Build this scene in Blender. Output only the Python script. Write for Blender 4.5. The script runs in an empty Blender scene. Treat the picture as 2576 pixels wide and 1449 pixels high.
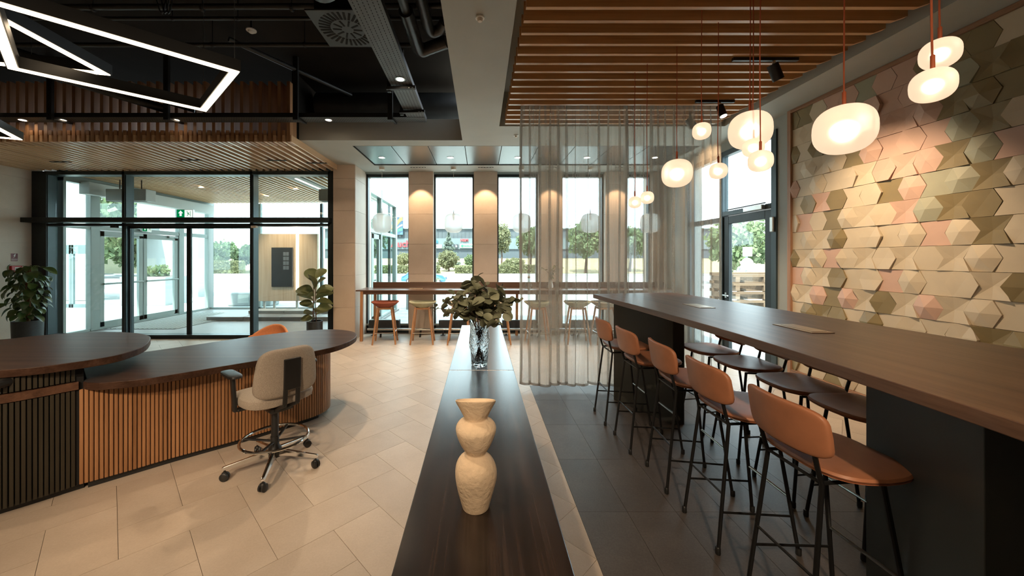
import bpy, bmesh, math, random
from mathutils import Vector, Matrix, Euler

random.seed(7)
PI = math.pi
SC = bpy.context.scene
COL = SC.collection

# ------------------------------------------------------------------ camera
cam_d = bpy.data.cameras.new('camera')
cam_d.sensor_width = 36.0
cam_d.lens = 930.0 * 36.0 / 2576.0
cam_d.shift_x = 79.0 / 2576.0
cam_d.shift_y = -74.5 / 2576.0
cam_d.clip_start = 0.05
cam_d.clip_end = 500
cam = bpy.data.objects.new('camera', cam_d)
COL.objects.link(cam)
cam.location = (0, 0, 1.6)
cam.rotation_euler = (PI / 2, 0, 0)
SC.camera = cam

# ------------------------------------------------------------------ world, sun, exposure
SKY_STRENGTH = 3.3
world = bpy.data.worlds.new('sky')
SC.world = world
world.use_nodes = True
bg = world.node_tree.nodes['Background']
bg.inputs[0].default_value = (0.80, 0.92, 1.0, 1)
bg.inputs[1].default_value = SKY_STRENGTH
sun_d = bpy.data.lights.new('sun', 'SUN')
sun_d.energy = 9.0
sun_d.angle = 0.02
sun_d.color = (1.0, 0.93, 0.80)
sun = bpy.data.objects.new('sun', sun_d)
COL.objects.link(sun)
sun.rotation_euler = Vector((0.22, 0.62, -1.15)).to_track_quat('-Z', 'Y').to_euler()   # high sun from behind the building
SC.view_settings.view_transform = 'Standard'
SC.view_settings.look = 'None'
SC.view_settings.exposure = 1.3
SC.view_settings.gamma = 1.0
SC.view_settings.use_curve_mapping = False
SC.cycles.use_denoising = True
SC.cycles.max_bounces = 10
SC.cycles.diffuse_bounces = 4
SC.cycles.transparent_max_bounces = 24
SC.cycles.sample_clamp_indirect = 6.0
SC.cycles.caustics_reflective = False
SC.cycles.caustics_refractive = False
SC.cycles.blur_glossy = 0.5

# ------------------------------------------------------------------ materials
MATS = {}


def nodes_of(name):
    m = bpy.data.materials.new(name)
    m.use_nodes = True
    nt = m.node_tree
    nt.nodes.clear()
    out = nt.nodes.new('ShaderNodeOutputMaterial')
    MATS[name] = m
    return m, nt, out


def lk(nt, a, b):
    nt.links.new(a, b)


def coords(nt, scale=(1, 1, 1), rnd=0.0):
    tc = nt.nodes.new('ShaderNodeTexCoord')
    mp = nt.nodes.new('ShaderNodeMapping')
    mp.inputs['Scale'].default_value = scale
    lk(nt, tc.outputs['Object'], mp.inputs['Vector'])
    if rnd:
        oi = nt.nodes.new('ShaderNodeObjectInfo')
        mul = nt.nodes.new('ShaderNodeMath')
        mul.operation = 'MULTIPLY'
        mul.inputs[1].default_value = rnd
        lk(nt, oi.outputs['Random'], mul.inputs[0])
        cx = nt.nodes.new('ShaderNodeCombineXYZ')
        for i in range(3):
            lk(nt, mul.outputs[0], cx.inputs[i])
        lk(nt, cx.outputs[0], mp.inputs['Location'])
    return mp.outputs[0]


def ramp(nt, fac, stops):
    r = nt.nodes.new('ShaderNodeValToRGB')
    e = r.color_ramp.elements
    while len(e) < len(stops):
        e.new(0.5)
    for el, (p, c) in zip(e, stops):
        el.position = p
        el.color = (c[0], c[1], c[2], 1)
    lk(nt, fac, r.inputs[0])
    return r.outputs[0]


def principled(nt, out, rough=0.5, metal=0.0, coat=0.0, spec=0.5):
    p = nt.nodes.new('ShaderNodeBsdfPrincipled')
    p.inputs['Roughness'].default_value = rough
    p.inputs['Metallic'].default_value = metal
    p.inputs['Coat Weight'].default_value = coat
    p.inputs['Specular IOR Level'].default_value = spec
    p.inputs['Coat Roughness'].default_value = 0.20
    lk(nt, p.outputs[0], out.inputs[0])
    return p


def bump(nt, p, height, strength=0.2, dist=0.01):
    b = nt.nodes.new('ShaderNodeBump')
    b.inputs['Strength'].default_value = strength
    b.inputs['Distance'].default_value = dist
    lk(nt, height, b.inputs['Height'])
    lk(nt, b.outputs[0], p.inputs['Normal'])


def noise(nt, vec, scale, detail=4.0, rough=0.55):
    n = nt.nodes.new('ShaderNodeTexNoise')
    n.inputs['Scale'].default_value = scale
    n.inputs['Detail'].default_value = detail
    n.inputs['Roughness'].default_value = rough
    lk(nt, vec, n.inputs['Vector'])
    return n.outputs['Fac']


def plain(name, col, rough=0.5, metal=0.0, nscale=6.0, var=0.08, bmp=0.0, bscale=200.0, coat=0.0, rnd=0.0, spec=0.5):
    """painted / solid material with a little procedural tone variation"""
    m, nt, out = nodes_of(name)
    p = principled(nt, out, rough, metal, coat, spec)
    v = coords(nt, rnd=rnd)
    f = noise(nt, v, nscale)
    lo = [c * (1 - var) for c in col]
    hi = [min(1, c * (1 + var)) for c in col]
    lk(nt, ramp(nt, f, [(0.3, lo), (0.7, hi)]), p.inputs['Base Color'])
    if bmp:
        bump(nt, p, noise(nt, v, bscale, 3.0), bmp, 0.004)
    return m


def wood(name, dark, mid, light, axis='Y', rough=0.4, fine=1.0, rnd=5.0, coat=0.0, contrast=1.0, bmp=0.05, spec=0.5):
    m, nt, out = nodes_of(name)
    p = principled(nt, out, rough, 0, coat, spec)
    s = {'X': (0.8, 18, 18), 'Y': (18, 0.8, 18), 'Z': (18, 18, 0.8)}[axis]
    s = tuple(k * fine for k in s)
    v = coords(nt, s, rnd)
    f1 = noise(nt, v, 1.0, 6.0, 0.6)
    s2 = tuple(k * 6 if k > 2 else k * 1.6 for k in s)
    v2 = coords(nt, s2, rnd)
    f2 = noise(nt, v2, 1.0, 4.0, 0.6)
    mx = nt.nodes.new('ShaderNodeMath')
    mx.operation = 'MULTIPLY_ADD'
    mx.inputs[1].default_value = 0.35
    lk(nt, f2, mx.inputs[0])
    mm = nt.nodes.new('ShaderNodeMath')
    mm.operation = 'MULTIPLY'
    mm.inputs[1].default_value = 0.65
    lk(nt, f1, mm.inputs[0])
    lk(nt, mm.outputs[0], mx.inputs[2])
    w = 0.16 / contrast
    lk(nt, ramp(nt, mx.outputs[0], [(0.5 - w, dark), (0.5, mid), (0.5 + w, light)]), p.inputs['Base Color'])
    bump(nt, p, mx.outputs[0], bmp, 0.004)
    return m


def emit(name, col, strength):
    m, nt, out = nodes_of(name)
    e = nt.nodes.new('ShaderNodeEmission')
    e.inputs[0].default_value = (*col, 1)
    e.inputs[1].default_value = strength
    lk(nt, e.outputs[0], out.inputs[0])
    return m


def glass_pane(name, tint, gloss=0.06):
    m, nt, out = nodes_of(name)
    t = nt.nodes.new('ShaderNodeBsdfTransparent')
    t.inputs[0].default_value = (*tint, 1)
    g = nt.nodes.new('ShaderNodeBsdfGlossy')
    g.inputs['Roughness'].default_value = 0.0
    mx = nt.nodes.new('ShaderNodeMixShader')
    mx.inputs[0].default_value = gloss
    lk(nt, t.outputs[0], mx.inputs[1])
    lk(nt, g.outputs[0], mx.inputs[2])
    lk(nt, mx.outputs[0], out.inputs[0])
    return m


def tile_mat(name, base, dark, light, rough=0.45, speck=0.0):
    m, nt, out = nodes_of(name)
    p = principled(nt, out, rough)
    v = coords(nt, (1, 1, 1), 7.0)
    f1 = noise(nt, v, 3.0, 5.0, 0.6)
    f2 = noise(nt, v, 90.0, 3.0, 0.7)
    a = nt.nodes.new('ShaderNodeMath')
    a.operation = 'MULTIPLY_ADD'
    a.inputs[1].default_value = 0.35 + speck
    lk(nt, f2, a.inputs[0])
    b = nt.nodes.new('ShaderNodeMath')
    b.operation = 'MULTIPLY'
    b.inputs[1].default_value = 0.65 - speck
    lk(nt, f1, b.inputs[0])
    lk(nt, b.outputs[0], a.inputs[2])
    c = ramp(nt, a.outputs[0], [(0.32, dark), (0.5, base), (0.68, light)])
    oi = nt.nodes.new('ShaderNodeObjectInfo')
    hs = nt.nodes.new('ShaderNodeHueSaturation')
    mr = nt.nodes.new('ShaderNodeMapRange')
    mr.inputs[3].default_value = 0.94
    mr.inputs[4].default_value = 1.05
    lk(nt, oi.outputs['Random'], mr.inputs[0])
    lk(nt, mr.outputs[0], hs.inputs['Value'])
    lk(nt, c, hs.inputs['Color'])
    lk(nt, hs.outputs[0], p.inputs['Base Color'])
    bump(nt, p, f2, 0.05, 0.002)
    return m


def leaf_mat(name, a, b, rough=0.5, trans=0.3):
    m, nt, out = nodes_of(name)
    v = coords(nt, (1, 1, 1), 9.0)
    c = ramp(nt, noise(nt, v, 9.0), [(0.3, a), (0.7, b)])
    oi = nt.nodes.new('ShaderNodeObjectInfo')
    hs = nt.nodes.new('ShaderNodeHueSaturation')
    mr = nt.nodes.new('ShaderNodeMapRange')
    mr.inputs[3].default_value = 0.75
    mr.inputs[4].default_value = 1.25
    lk(nt, oi.outputs['Random'], mr.inputs[0])
    lk(nt, mr.outputs[0], hs.inputs['Value'])
    lk(nt, c, hs.inputs['Color'])
    p = nt.nodes.new('ShaderNodeBsdfPrincipled')
    p.inputs['Roughness'].default_value = rough
    lk(nt, hs.outputs[0], p.inputs['Base Color'])
    t = nt.nodes.new('ShaderNodeBsdfTranslucent')
    lk(nt, hs.outputs[0], t.inputs[0])
    mx = nt.nodes.new('ShaderNodeMixShader')
    mx.inputs[0].default_value = trans
    lk(nt, p.outputs[0], mx.inputs[1])
    lk(nt, t.outputs[0], mx.inputs[2])
    lk(nt, mx.outputs[0], out.inputs[0])
    return m


# woods
wood('console_wood', (0.008, 0.005, 0.004), (0.026, 0.016, 0.012), (0.060, 0.038, 0.028), 'Y', 0.26, 1.6, 0, 0.30, 1.0, 0.03)
wood('walnut', (0.062, 0.026, 0.013), (0.112, 0.052, 0.026), (0.165, 0.083, 0.044), 'Y', 0.38, 1.0, 0, 0.0, 1.0)
wood('desk_wood', (0.050, 0.022, 0.012), (0.095, 0.045, 0.026), (0.140, 0.070, 0.042), 'X', 0.33, 1.0, 0, 0.0, 1.0)
wood('oak_x', (0.42, 0.215, 0.090), (0.62, 0.345, 0.160), (0.72, 0.435, 0.230), 'X', 0.30, 0.7, 9.0)
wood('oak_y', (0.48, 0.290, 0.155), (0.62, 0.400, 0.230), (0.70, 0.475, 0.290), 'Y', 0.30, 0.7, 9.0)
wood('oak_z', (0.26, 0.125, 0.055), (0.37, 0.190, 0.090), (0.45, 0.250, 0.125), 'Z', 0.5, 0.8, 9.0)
wood('desk_oak', (0.19, 0.085, 0.032), (0.31, 0.145, 0.060), (0.40, 0.200, 0.090), 'Z', 0.45, 0.8, 9.0)
wood('desk_oak_back', (0.05, 0.022, 0.01), (0.075, 0.035, 0.015), (0.10, 0.05, 0.02), 'Z', 0.6)
wood('leg_oak', (0.30, 0.13, 0.050), (0.42, 0.20, 0.085), (0.52, 0.27, 0.13), 'Z', 0.45, 1.0, 9.0)
wood('bar_wood', (0.055, 0.026, 0.014), (0.100, 0.050, 0.028), (0.145, 0.076, 0.046), 'X', 0.3, 1.0, 0)
wood('frame_wood', (0.24, 0.12, 0.065), (0.36, 0.19, 0.11), (0.45, 0.26, 0.16), 'Z', 0.5, 1.0, 3.0)
wood('veneer', (0.34, 0.255, 0.175), (0.42, 0.33, 0.24), (0.48, 0.39, 0.295), 'Z', 0.55, 0.8, 0)
wood('pallet_wood', (0.07, 0.043, 0.023), (0.11, 0.072, 0.042), (0.15, 0.104, 0.065), 'X', 0.8, 1.0, 5.0)
wood('dark_slat', (0.016, 0.012, 0.006), (0.028, 0.022, 0.012), (0.040, 0.032, 0.019), 'Z', 0.5, 1.0, 5.0)
# stone, tiles, paint
tile_mat('beige_tile', (0.49, 0.40, 0.315), (0.43, 0.345, 0.265), (0.55, 0.455, 0.365), 0.42)
tile_mat('slate_tile', (0.078, 0.064, 0.056), (0.054, 0.044, 0.038), (0.108, 0.091, 0.081), 0.45, 0.15)
tile_mat('stone_panel', (0.55, 0.44, 0.35), (0.51, 0.40, 0.315), (0.59, 0.48, 0.385), 0.55)
tile_mat('plaza_tile', (0.30, 0.315, 0.312), (0.27, 0.283, 0.28), (0.33, 0.345, 0.34), 0.8)
plain('grout', (0.20, 0.15, 0.11), 0.9, var=0.15)
plain('gray_paint', (0.40, 0.40, 0.36), 0.65, nscale=3, var=0.03)
plain('gray_wall', (0.34, 0.36, 0.34), 0.65, nscale=3, var=0.03)
plain('white_paint', (0.5, 0.52, 0.51), 0.6, nscale=3, var=0.03)
plain('mint_frame', (0.23, 0.275, 0.265), 0.4, nscale=3, var=0.03)
plain('void_black', (0.0095, 0.0078, 0.0060), 0.85, nscale=2, var=0.3, spec=0.2)
plain('pipe_black', (0.014, 0.014, 0.014), 0.45, nscale=5, var=0.3)
plain('insulation_black', (0.020, 0.021, 0.022), 0.32, nscale=14, var=0.4, bmp=0.25, bscale=30)
plain('rail_black', (0.012, 0.012, 0.012), 0.5, 0.3, var=0.2)
plain('tray_steel', (0.095, 0.10, 0.10), 0.5, 0.6, var=0.12)
plain('slot_black', (0.004, 0.004, 0.004), 0.9)
plain('diffuser_paint', (0.038, 0.046, 0.049), 0.5, var=0.12)
plain('frame_dark', (0.018, 0.024, 0.026), 0.4, 0.4, var=0.15)
plain('frame_teal', (0.045, 0.068, 0.078), 0.4, 0.3, var=0.1)
plain('panel_metal', (0.115, 0.124, 0.122), 0.32, 0.5, nscale=3, var=0.03)
plain('chrome', (0.75, 0.74, 0.72), 0.12, 1.0, var=0.03)
plain('steel', (0.50, 0.50, 0.48), 0.28, 1.0, var=0.05)
plain('brass', (0.55, 0.42, 0.30), 0.30, 1.0, var=0.05)
plain('black_metal', (0.010, 0.010, 0.010), 0.42, 0.2, var=0.1)
plain('black_plastic', (0.013, 0.013, 0.013), 0.45, var=0.15)
plain('pedestal', (0.045, 0.045, 0.038), 0.5, nscale=2, var=0.1)
plain('baseboard_stone', (0.22, 0.22, 0.22), 0.6, nscale=60, var=0.25)
plain('leather', (0.400, 0.160, 0.078), 0.46, nscale=12, var=0.08, bmp=0.05, bscale=400, rnd=5)
plain('orange_fabric', (0.56, 0.215, 0.085), 0.85, nscale=60, var=0.1, bmp=0.15, bscale=700)
plain('rust_fabric', (0.25, 0.065, 0.035), 0.9, nscale=80, var=0.12, bmp=0.15, bscale=700)
plain('sage_fabric', (0.34, 0.33, 0.22), 0.9, nscale=80, var=0.12, bmp=0.15, bscale=700)
plain('cream_fabric', (0.45, 0.38, 0.28), 0.9, nscale=80, var=0.1, bmp=0.15, bscale=700)
plain('wool', (0.37, 0.315, 0.26), 0.95, nscale=260, var=0.30, bmp=0.35, bscale=500)
plain('clay', (0.80, 0.62, 0.43), 0.9, nscale=40, var=0.06, bmp=0.7, bscale=85)
plain('red_plastic', (0.40, 0.012, 0.016), 0.4)
plain('maroon_print', (0.14, 0.025, 0.030), 0.5)
plain('white_plastic', (0.78, 0.76, 0.72), 0.4, var=0.03)
plain('cream_plastic', (0.70, 0.62, 0.52), 0.45, var=0.03)
plain('cord_orange', (0.42, 0.095, 0.035), 0.6, var=0.08)
plain('cord_white', (0.60, 0.60, 0.58), 0.6)
plain('pot_black', (0.018, 0.022, 0.024), 0.5, nscale=30, var=0.2)
plain('soil', (0.05, 0.032, 0.02), 1.0, nscale=50, var=0.4)
plain('coir', (0.14, 0.060, 0.025), 1.0, nscale=80, var=0.4, bmp=0.6, bscale=150)
plain('bark', (0.060, 0.036, 0.025), 0.9, nscale=60, var=0.35)
plain('fig_bark', (0.13, 0.065, 0.040), 0.9, nscale=60, var=0.3)
emit('exit_green', (0.0, 0.42, 0.12), 0.22)
plain('screen_black', (0.030, 0.036, 0.042), 0.25, var=0.1)
plain('screen_gray', (0.12, 0.14, 0.16), 0.4)
plain('tile_cream', (0.60, 0.50, 0.36), 0.55, nscale=5, var=0.05, rnd=5)
plain('tile_sage', (0.36, 0.35, 0.25), 0.55, nscale=5, var=0.06, rnd=5)
plain('tile_olive', (0.255, 0.195, 0.095), 0.5, nscale=5, var=0.08, rnd=5)
plain('tile_pink', (0.60, 0.39, 0.30), 0.55, nscale=5, var=0.05, rnd=5)
plain('tile_back', (0.10, 0.07, 0.04), 0.8)
plain('entrance_mat', (0.16, 0.17, 0.17), 0.9, nscale=40, var=0.3)
plain('vestibule_floor', (0.15, 0.146, 0.142), 0.45, nscale=4, var=0.08)
plain('concrete', (0.26, 0.275, 0.275), 0.8, nscale=6, var=0.08)
plain('mall_cladding', (0.050, 0.064, 0.075), 0.6, nscale=1, var=0.06)
plain('mall_band', (0.095, 0.125, 0.135), 0.6, nscale=1, var=0.05)
plain('sign_red', (0.42, 0.035, 0.045), 0.5)
plain('sign_blue', (0.012, 0.15, 0.34), 0.5)
plain('sign_white', (0.34, 0.35, 0.35), 0.5, var=0.02)
plain('sign_green', (0.03, 0.17, 0.095), 0.5)
plain('sign_navy', (0.026, 0.062, 0.11), 0.5)
plain('sign_orange', (0.22, 0.125, 0.040), 0.5)
plain('sign_coral', (0.20, 0.075, 0.058), 0.5)
plain('sign_aqua', (0.055, 0.17, 0.16), 0.5)
plain('sign_cream', (0.17, 0.165, 0.135), 0.5)
plain('asphalt', (0.20, 0.20, 0.20), 0.9, nscale=2, var=0.08)
plain('lawn', (0.13, 0.13, 0.06), 1.0, nscale=0.6, var=0.3)
plain('dry_grass', (0.22, 0.18, 0.10), 1.0, nscale=0.8, var=0.25)
plain('car_paint', (0.025, 0.11, 0.30), 0.25, 0.1, coat=0.6, var=0.03)
plain('tyre', (0.03, 0.03, 0.03), 0.8)
plain('car_window', (0.05, 0.07, 0.08), 0.1)
plain('skin', (0.55, 0.33, 0.24), 0.6)
plain('gray_shirt', (0.30, 0.34, 0.38), 0.9)
plain('fair_hair', (0.55, 0.42, 0.28), 0.8)
plain('apartment_wall', (0.26, 0.24, 0.17), 0.8, nscale=1, var=0.06)
plain('apartment_window', (0.10, 0.12, 0.14), 0.3)
leaf_mat('eucalyptus_leaf', (0.115, 0.125, 0.075), (0.200, 0.205, 0.130), 0.55, 0.15)
leaf_mat('pothos_leaf', (0.018, 0.050, 0.014), (0.075, 0.105, 0.025), 0.32, 0.12)
leaf_mat('fig_leaf', (0.10, 0.115, 0.045), (0.190, 0.20, 0.085), 0.40, 0.18)
leaf_mat('tree_leaf', (0.060, 0.100, 0.042), (0.150, 0.190, 0.090), 0.7, 0.35)
leaf_mat('shrub_leaf', (0.130, 0.140, 0.065), (0.240, 0.235, 0.125), 0.7, 0.35)
leaf_mat('spruce_needle', (0.060, 0.088, 0.072), (0.135, 0.165, 0.138), 0.7, 0.15)
emit('led_warm', (1.0, 0.76, 0.50), 4.6)
emit('downlight_glow', (1.0, 0.80, 0.58), 16.0)
emit('bulb_glow', (1.0, 0.84, 0.66), 3.4)
emit('exit_glow', (0.9, 1.0, 0.92), 0.42)
emit('panel_led', (1.0, 0.84, 0.64), 14.0)
glass_pane('window_glass', (0.90, 0.97, 0.96), 0.05)
glass_pane('door_glass', (0.91, 0.955, 0.95), 0.05)

# opal lamp glass: a lit shell that also lets the bulb inside show through, blurred
m, nt, out = nodes_of('opal_lit')
r_ = nt.nodes.new('ShaderNodeBsdfRefraction')
r_.inputs['IOR'].default_value = 1.30
r_.inputs['Roughness'].default_value = 0.50
r_.inputs['Color'].default_value = (1, 0.92, 0.80, 1)
e_ = nt.nodes.new('ShaderNodeEmission')
e_.inputs[0].default_value = (1.0, 0.70, 0.50, 1)
e_.inputs[1].default_value = 0.22
a_ = nt.nodes.new('ShaderNodeMixShader')
a_.inputs[0].default_value = 0.45
lk(nt, r_.outputs[0], a_.inputs[2])
d_ = nt.nodes.new('ShaderNodeBsdfDiffuse')
d_.inputs[0].default_value = (0.6, 0.57, 0.53, 1)
lk(nt, d_.outputs[0], a_.inputs[1])
b_ = nt.nodes.new('ShaderNodeAddShader')
lk(nt, a_.outputs[0], b_.inputs[0])
lk(nt, e_.outputs[0], b_.inputs[1])
lk(nt, b_.outputs[0], out.inputs[0])
# opal glass, unlit: translucent bluish white
m, nt, out = nodes_of('opal_unlit')
t_ = nt.nodes.new('ShaderNodeBsdfTranslucent')
t_.inputs[0].default_value = (0.92, 0.96, 0.97, 1)
d_ = nt.nodes.new('ShaderNodeBsdfPrincipled')
d_.inputs['Base Color'].default_value = (0.75, 0.80, 0.81, 1)
d_.inputs['Roughness'].default_value = 0.35
a_ = nt.nodes.new('ShaderNodeMixShader')
a_.inputs[0].default_value = 0.6
lk(nt, d_.outputs[0], a_.inputs[1])
lk(nt, t_.outputs[0], a_.inputs[2])
q_ = nt.nodes.new('ShaderNodeBsdfTransparent')
b_ = nt.nodes.new('ShaderNodeMixShader')
b_.inputs[0].default_value = 0.22
lk(nt, a_.outputs[0], b_.inputs[1])
lk(nt, q_.outputs[0], b_.inputs[2])
lk(nt, b_.outputs[0], out.inputs[0])
# sheer curtain


def sheer(name, col, opac):
    m, nt, out = nodes_of(name)
    v = coords(nt, (260, 260, 260))
    f = noise(nt, v, 1.0, 2.0)
    c = ramp(nt, f, [(0.3, [k * 0.85 for k in col]), (0.7, col)])
    d = nt.nodes.new('ShaderNodeBsdfDiffuse')
    lk(nt, c, d.inputs[0])
    t = nt.nodes.new('ShaderNodeBsdfTranslucent')
    lk(nt, c, t.inputs[0])
    a = nt.nodes.new('ShaderNodeMixShader')
    a.inputs[0].default_value = 0.5
    lk(nt, d.outputs[0], a.inputs[1])
    lk(nt, t.outputs[0], a.inputs[2])
    q = nt.nodes.new('ShaderNodeBsdfTransparent')
    b = nt.nodes.new('ShaderNodeMixShader')
    v3 = coords(nt, (14, 14, 0.12))
    mr = nt.nodes.new('ShaderNodeMapRange')
    mr.inputs[1].default_value = 0.3
    mr.inputs[2].default_value = 0.7
    mr.inputs[3].default_value = opac * 0.86
    mr.inputs[4].default_value = min(1.0, opac * 1.16)
    lk(nt, noise(nt, v3, 1.0, 3.0), mr.inputs[0])
    lk(nt, mr.outputs[0], b.inputs[0])
    lk(nt, q.outputs[0], b.inputs[1])
    lk(nt, a.outputs[0], b.inputs[2])
    lk(nt, b.outputs[0], out.inputs[0])


sheer('sheer', (0.45, 0.405, 0.345), 0.46)
sheer('sheer_hem', (0.26, 0.22, 0.18), 0.85)
# rippled clear glass of the vase
m, nt, out = nodes_of('vase_glass')
p = principled(nt, out, 0.02)
p.inputs['Transmission Weight'].default_value = 1.0
p.inputs['IOR'].default_value = 1.33
p.inputs['Base Color'].default_value = (0.97, 0.99, 0.99, 1)
v = coords(nt, (1, 1, 0.7))
bump(nt, p, noise(nt, v, 48.0, 2.0), 0.9, 0.015)

# ------------------------------------------------------------------ mesh helpers


def M(name):
    return MATS[name]


class MB:
    """collects shapes in world space (or local space of `o`), then links them as ONE mesh object"""

    def __init__(self, origin=(0, 0, 0)):
        self.v, self.f = [], []
        self.o = Vector(origin)

    def add(self, vs, fs):
        n = len(self.v)
        self.v += [Vector(p) - self.o for p in vs]
        self.f += [[i + n for i in q] for q in fs]
        return self

    def box(self, x0, x1, y0, y1, z0, z1):
        vs = [(x, y, z) for z in (z0, z1) for y in (y0, y1) for x in (x0, x1)]
        return self.add(vs, [(0, 2, 3, 1), (4, 5, 7, 6), (0, 1, 5, 4), (2, 6, 7, 3), (0, 4, 6, 2), (1, 3, 7, 5)])

    def prism(self, poly, z0, z1):
        n = len(poly)
        a = sum(poly[i][0] * poly[(i + 1) % n][1] - poly[(i + 1) % n][0] * poly[i][1] for i in range(n))
        if a < 0:
            poly = poly[::-1]
        vs = [(p[0], p[1], z0) for p in poly] + [(p[0], p[1], z1) for p in poly]
        fs = [list(range(n))[::-1], list(range(n, 2 * n))]
        fs += [(i, (i + 1) % n, n + (i + 1) % n, n + i) for i in range(n)]
        return self.add(vs, fs)

    def bar(self, p0, p1, w, h, up=(0, 0, 1)):
        p0, p1 = Vector(p0), Vector(p1)
        d = (p1 - p0).normalized()
        u = Vector(up)
        s = d.cross(u)
        if s.length < 1e-5:
            s = d.cross(Vector((0, 1, 0)))
        s.normalize()
        u = s.cross(d).normalized()
        vs = []
        for p in (p0, p1):
            for a, b in ((-1, -1), (1, -1), (1, 1), (-1, 1)):
                vs.append(p + s * a * w / 2 + u * b * h / 2)
        return self.add(vs, [(0, 1, 2, 3), (7, 6, 5, 4), (0, 4, 5, 1), (1, 5, 6, 2), (2, 6, 7, 3), (3, 7, 4, 0)])

    def tube(self, pts, r, seg=8, cap=True):
        pts = [Vector(p) for p in pts]
        rs = r if isinstance(r, (list, tuple)) else [r] * len(pts)
        vs, fs = [], []
        prev = None
        for i, p in enumerate(pts):
            d = (pts[min(i + 1, len(pts) - 1)] - pts[max(i - 1, 0)]).normalized()
            a = prev if prev is not None else (Vector((0, 0, 1)) if abs(d.z) < 0.9 else Vector((1, 0, 0)))
            a = (a - d * a.dot(d))
            if a.length < 1e-4:
                a = d.orthogonal()
            a.normalize()
            prev = a
            b = d.cross(a)
            for k in range(seg):
                t = 2 * PI * k / seg
                vs.append(p + a * math.cos(t) * rs[i] + b * math.sin(t) * rs[i])
        for i in range(len(pts) - 1):
            for k in range(seg):
                k2 = (k + 1) % seg
                fs.append((i * seg + k, i * seg + k2, (i + 1) * seg + k2, (i + 1) * seg + k))
        if cap:
            fs.append(list(range(seg))[::-1])
            fs.append(list(range((len(pts) - 1) * seg, len(pts) * seg)))
        return self.add(vs, fs)

    def lathe(self, prof, c=(0, 0, 0), seg=32, close=False):
        vs, fs = [], []
        for (r, z) in prof:
            for k in range(seg):
                t = 2 * PI * k / seg
                vs.append((c[0] + r * math.cos(t), c[1] + r * math.sin(t), c[2] + z))
        for i in range(len(prof) - 1):
            for k in range(seg):
                k2 = (k + 1) % seg
                fs.append((i * seg + k, i * seg + k2, (i + 1) * seg + k2, (i + 1) * seg + k))
        ring_ = prof[0] == prof[-1]
        if prof[0][0] > 1e-6 and not ring_:
            fs.append(list(range(seg))[::-1])
        if prof[-1][0] > 1e-6 and not ring_:
            fs.append(list(range((len(prof) - 1) * seg, len(prof) * seg)))
        return self.add(vs, fs)

    def sell(self, c, a, b, h, e1=1.0, e2=1.0, nu=24, nv=12, fn=None):
        """superellipsoid; e2 shapes the plan, e1 the section"""
        def sp(t, e):
            return math.copysign(abs(t) ** e, t)
        vs, fs = [], []
        for j in range(nv + 1):
            ph = -PI / 2 + PI * j / nv
            for k in range(nu):
                t = 2 * PI * k / nu
                cr = sp(math.cos(ph), e1)
                p = Vector((a * cr * sp(math.cos(t), e2), b * cr * sp(math.sin(t), e2), h * sp(math.sin(ph), e1)))
                if fn:
                    p = Vector(fn(p))
                vs.append(Vector(c) + p)
        for j in range(nv):
            for k in range(nu):
                k2 = (k + 1) % nu
                fs.append((j * nu + k, j * nu + k2, (j + 1) * nu + k2, (j + 1) * nu + k))
        return self.add(vs, fs)

    def xf(self, mat, start=0):
        for i in range(start, len(self.v)):
            self.v[i] = mat @ self.v[i]
        return self

    def build(self, name, mat, parent=None, smooth=False, bevel=0.0, seg=2, loc=None, rot=None, angle=0.7):
        me = bpy.data.meshes.new(name)
        me.from_pydata([tuple(p) for p in self.v], [], self.f)
        if bevel or smooth:
            bm = bmesh.new()
            bm.from_mesh(me)
            if smooth:
                bmesh.ops.remove_doubles(bm, verts=bm.verts, dist=1e-6)
            if bevel:
                es = [e for e in bm.edges if len(e.link_faces) == 2 and e.calc_face_angle(0) > angle]
                bmesh.ops.bevel(bm, geom=es, offset=bevel, segments=seg, affect='EDGES', profile=0.5, clamp_overlap=True)
            if smooth:
                for f in bm.faces:
                    f.smooth = True
                for e in bm.edges:
                    if len(e.link_faces) == 2 and e.calc_face_angle(0) > 0.75:
                        e.smooth = False
            bm.to_mesh(me)
            bm.free()
        me.validate()
        me.materials.append(M(mat))
        o = bpy.data.objects.new(name, me)
        COL.objects.link(o)
        if parent:
            o.parent = parent
        if loc is not None:
            o.location = loc
        if rot is not None:
            o.rotation_euler = rot
        return o


def tag(o, label=None, cat=None, group=None, kind=None):
    if label:
        o['label'] = label
    if cat:
        o['category'] = cat
    if group:
        o['group'] = group
    if kind:
        o['kind'] = kind
    return o


def thing(name, label, cat, loc=(0, 0, 0), rotz=0.0, group=None):
    o = bpy.data.objects.new(name, None)
    o.empty_display_size = 0.1
    COL.objects.link(o)
    o.location = loc
    o.rotation_euler = (0, 0, rotz)
    return tag(o, label, cat, group)


def struct(name, loc=(0, 0, 0)):
    o = bpy.data.objects.new(name, None)
    o.empty_display_size = 0.1
    COL.objects.link(o)
    o.location = loc
    o['kind'] = 'structure'
    return o


def inst(name, mesh, parent=None, loc=(0, 0, 0), rot=(0, 0, 0), scale=None):
    o = bpy.data.objects.new(name, mesh)
    COL.objects.link(o)
    o.parent = parent
    o.location = loc
    o.rotation_euler = rot
    if scale is not None:
        o.scale = scale if isinstance(scale, (tuple, list, Vector)) else (scale,) * 3
    return o


def dup(root, loc, rotz=None, label=None, keep=True):
    r = root.copy()
    COL.objects.link(r)
    r.location = loc
    if rotz is not None:
        r.rotation_euler = (0, 0, rotz)
    if label:
        r['label'] = label
    for ch in list(root.children):
        c = ch.copy()
        COL.objects.link(c)
        c.parent = r
        for g in list(ch.children):
            d = g.copy()
            COL.objects.link(d)
            d.parent = c
    return r


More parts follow.
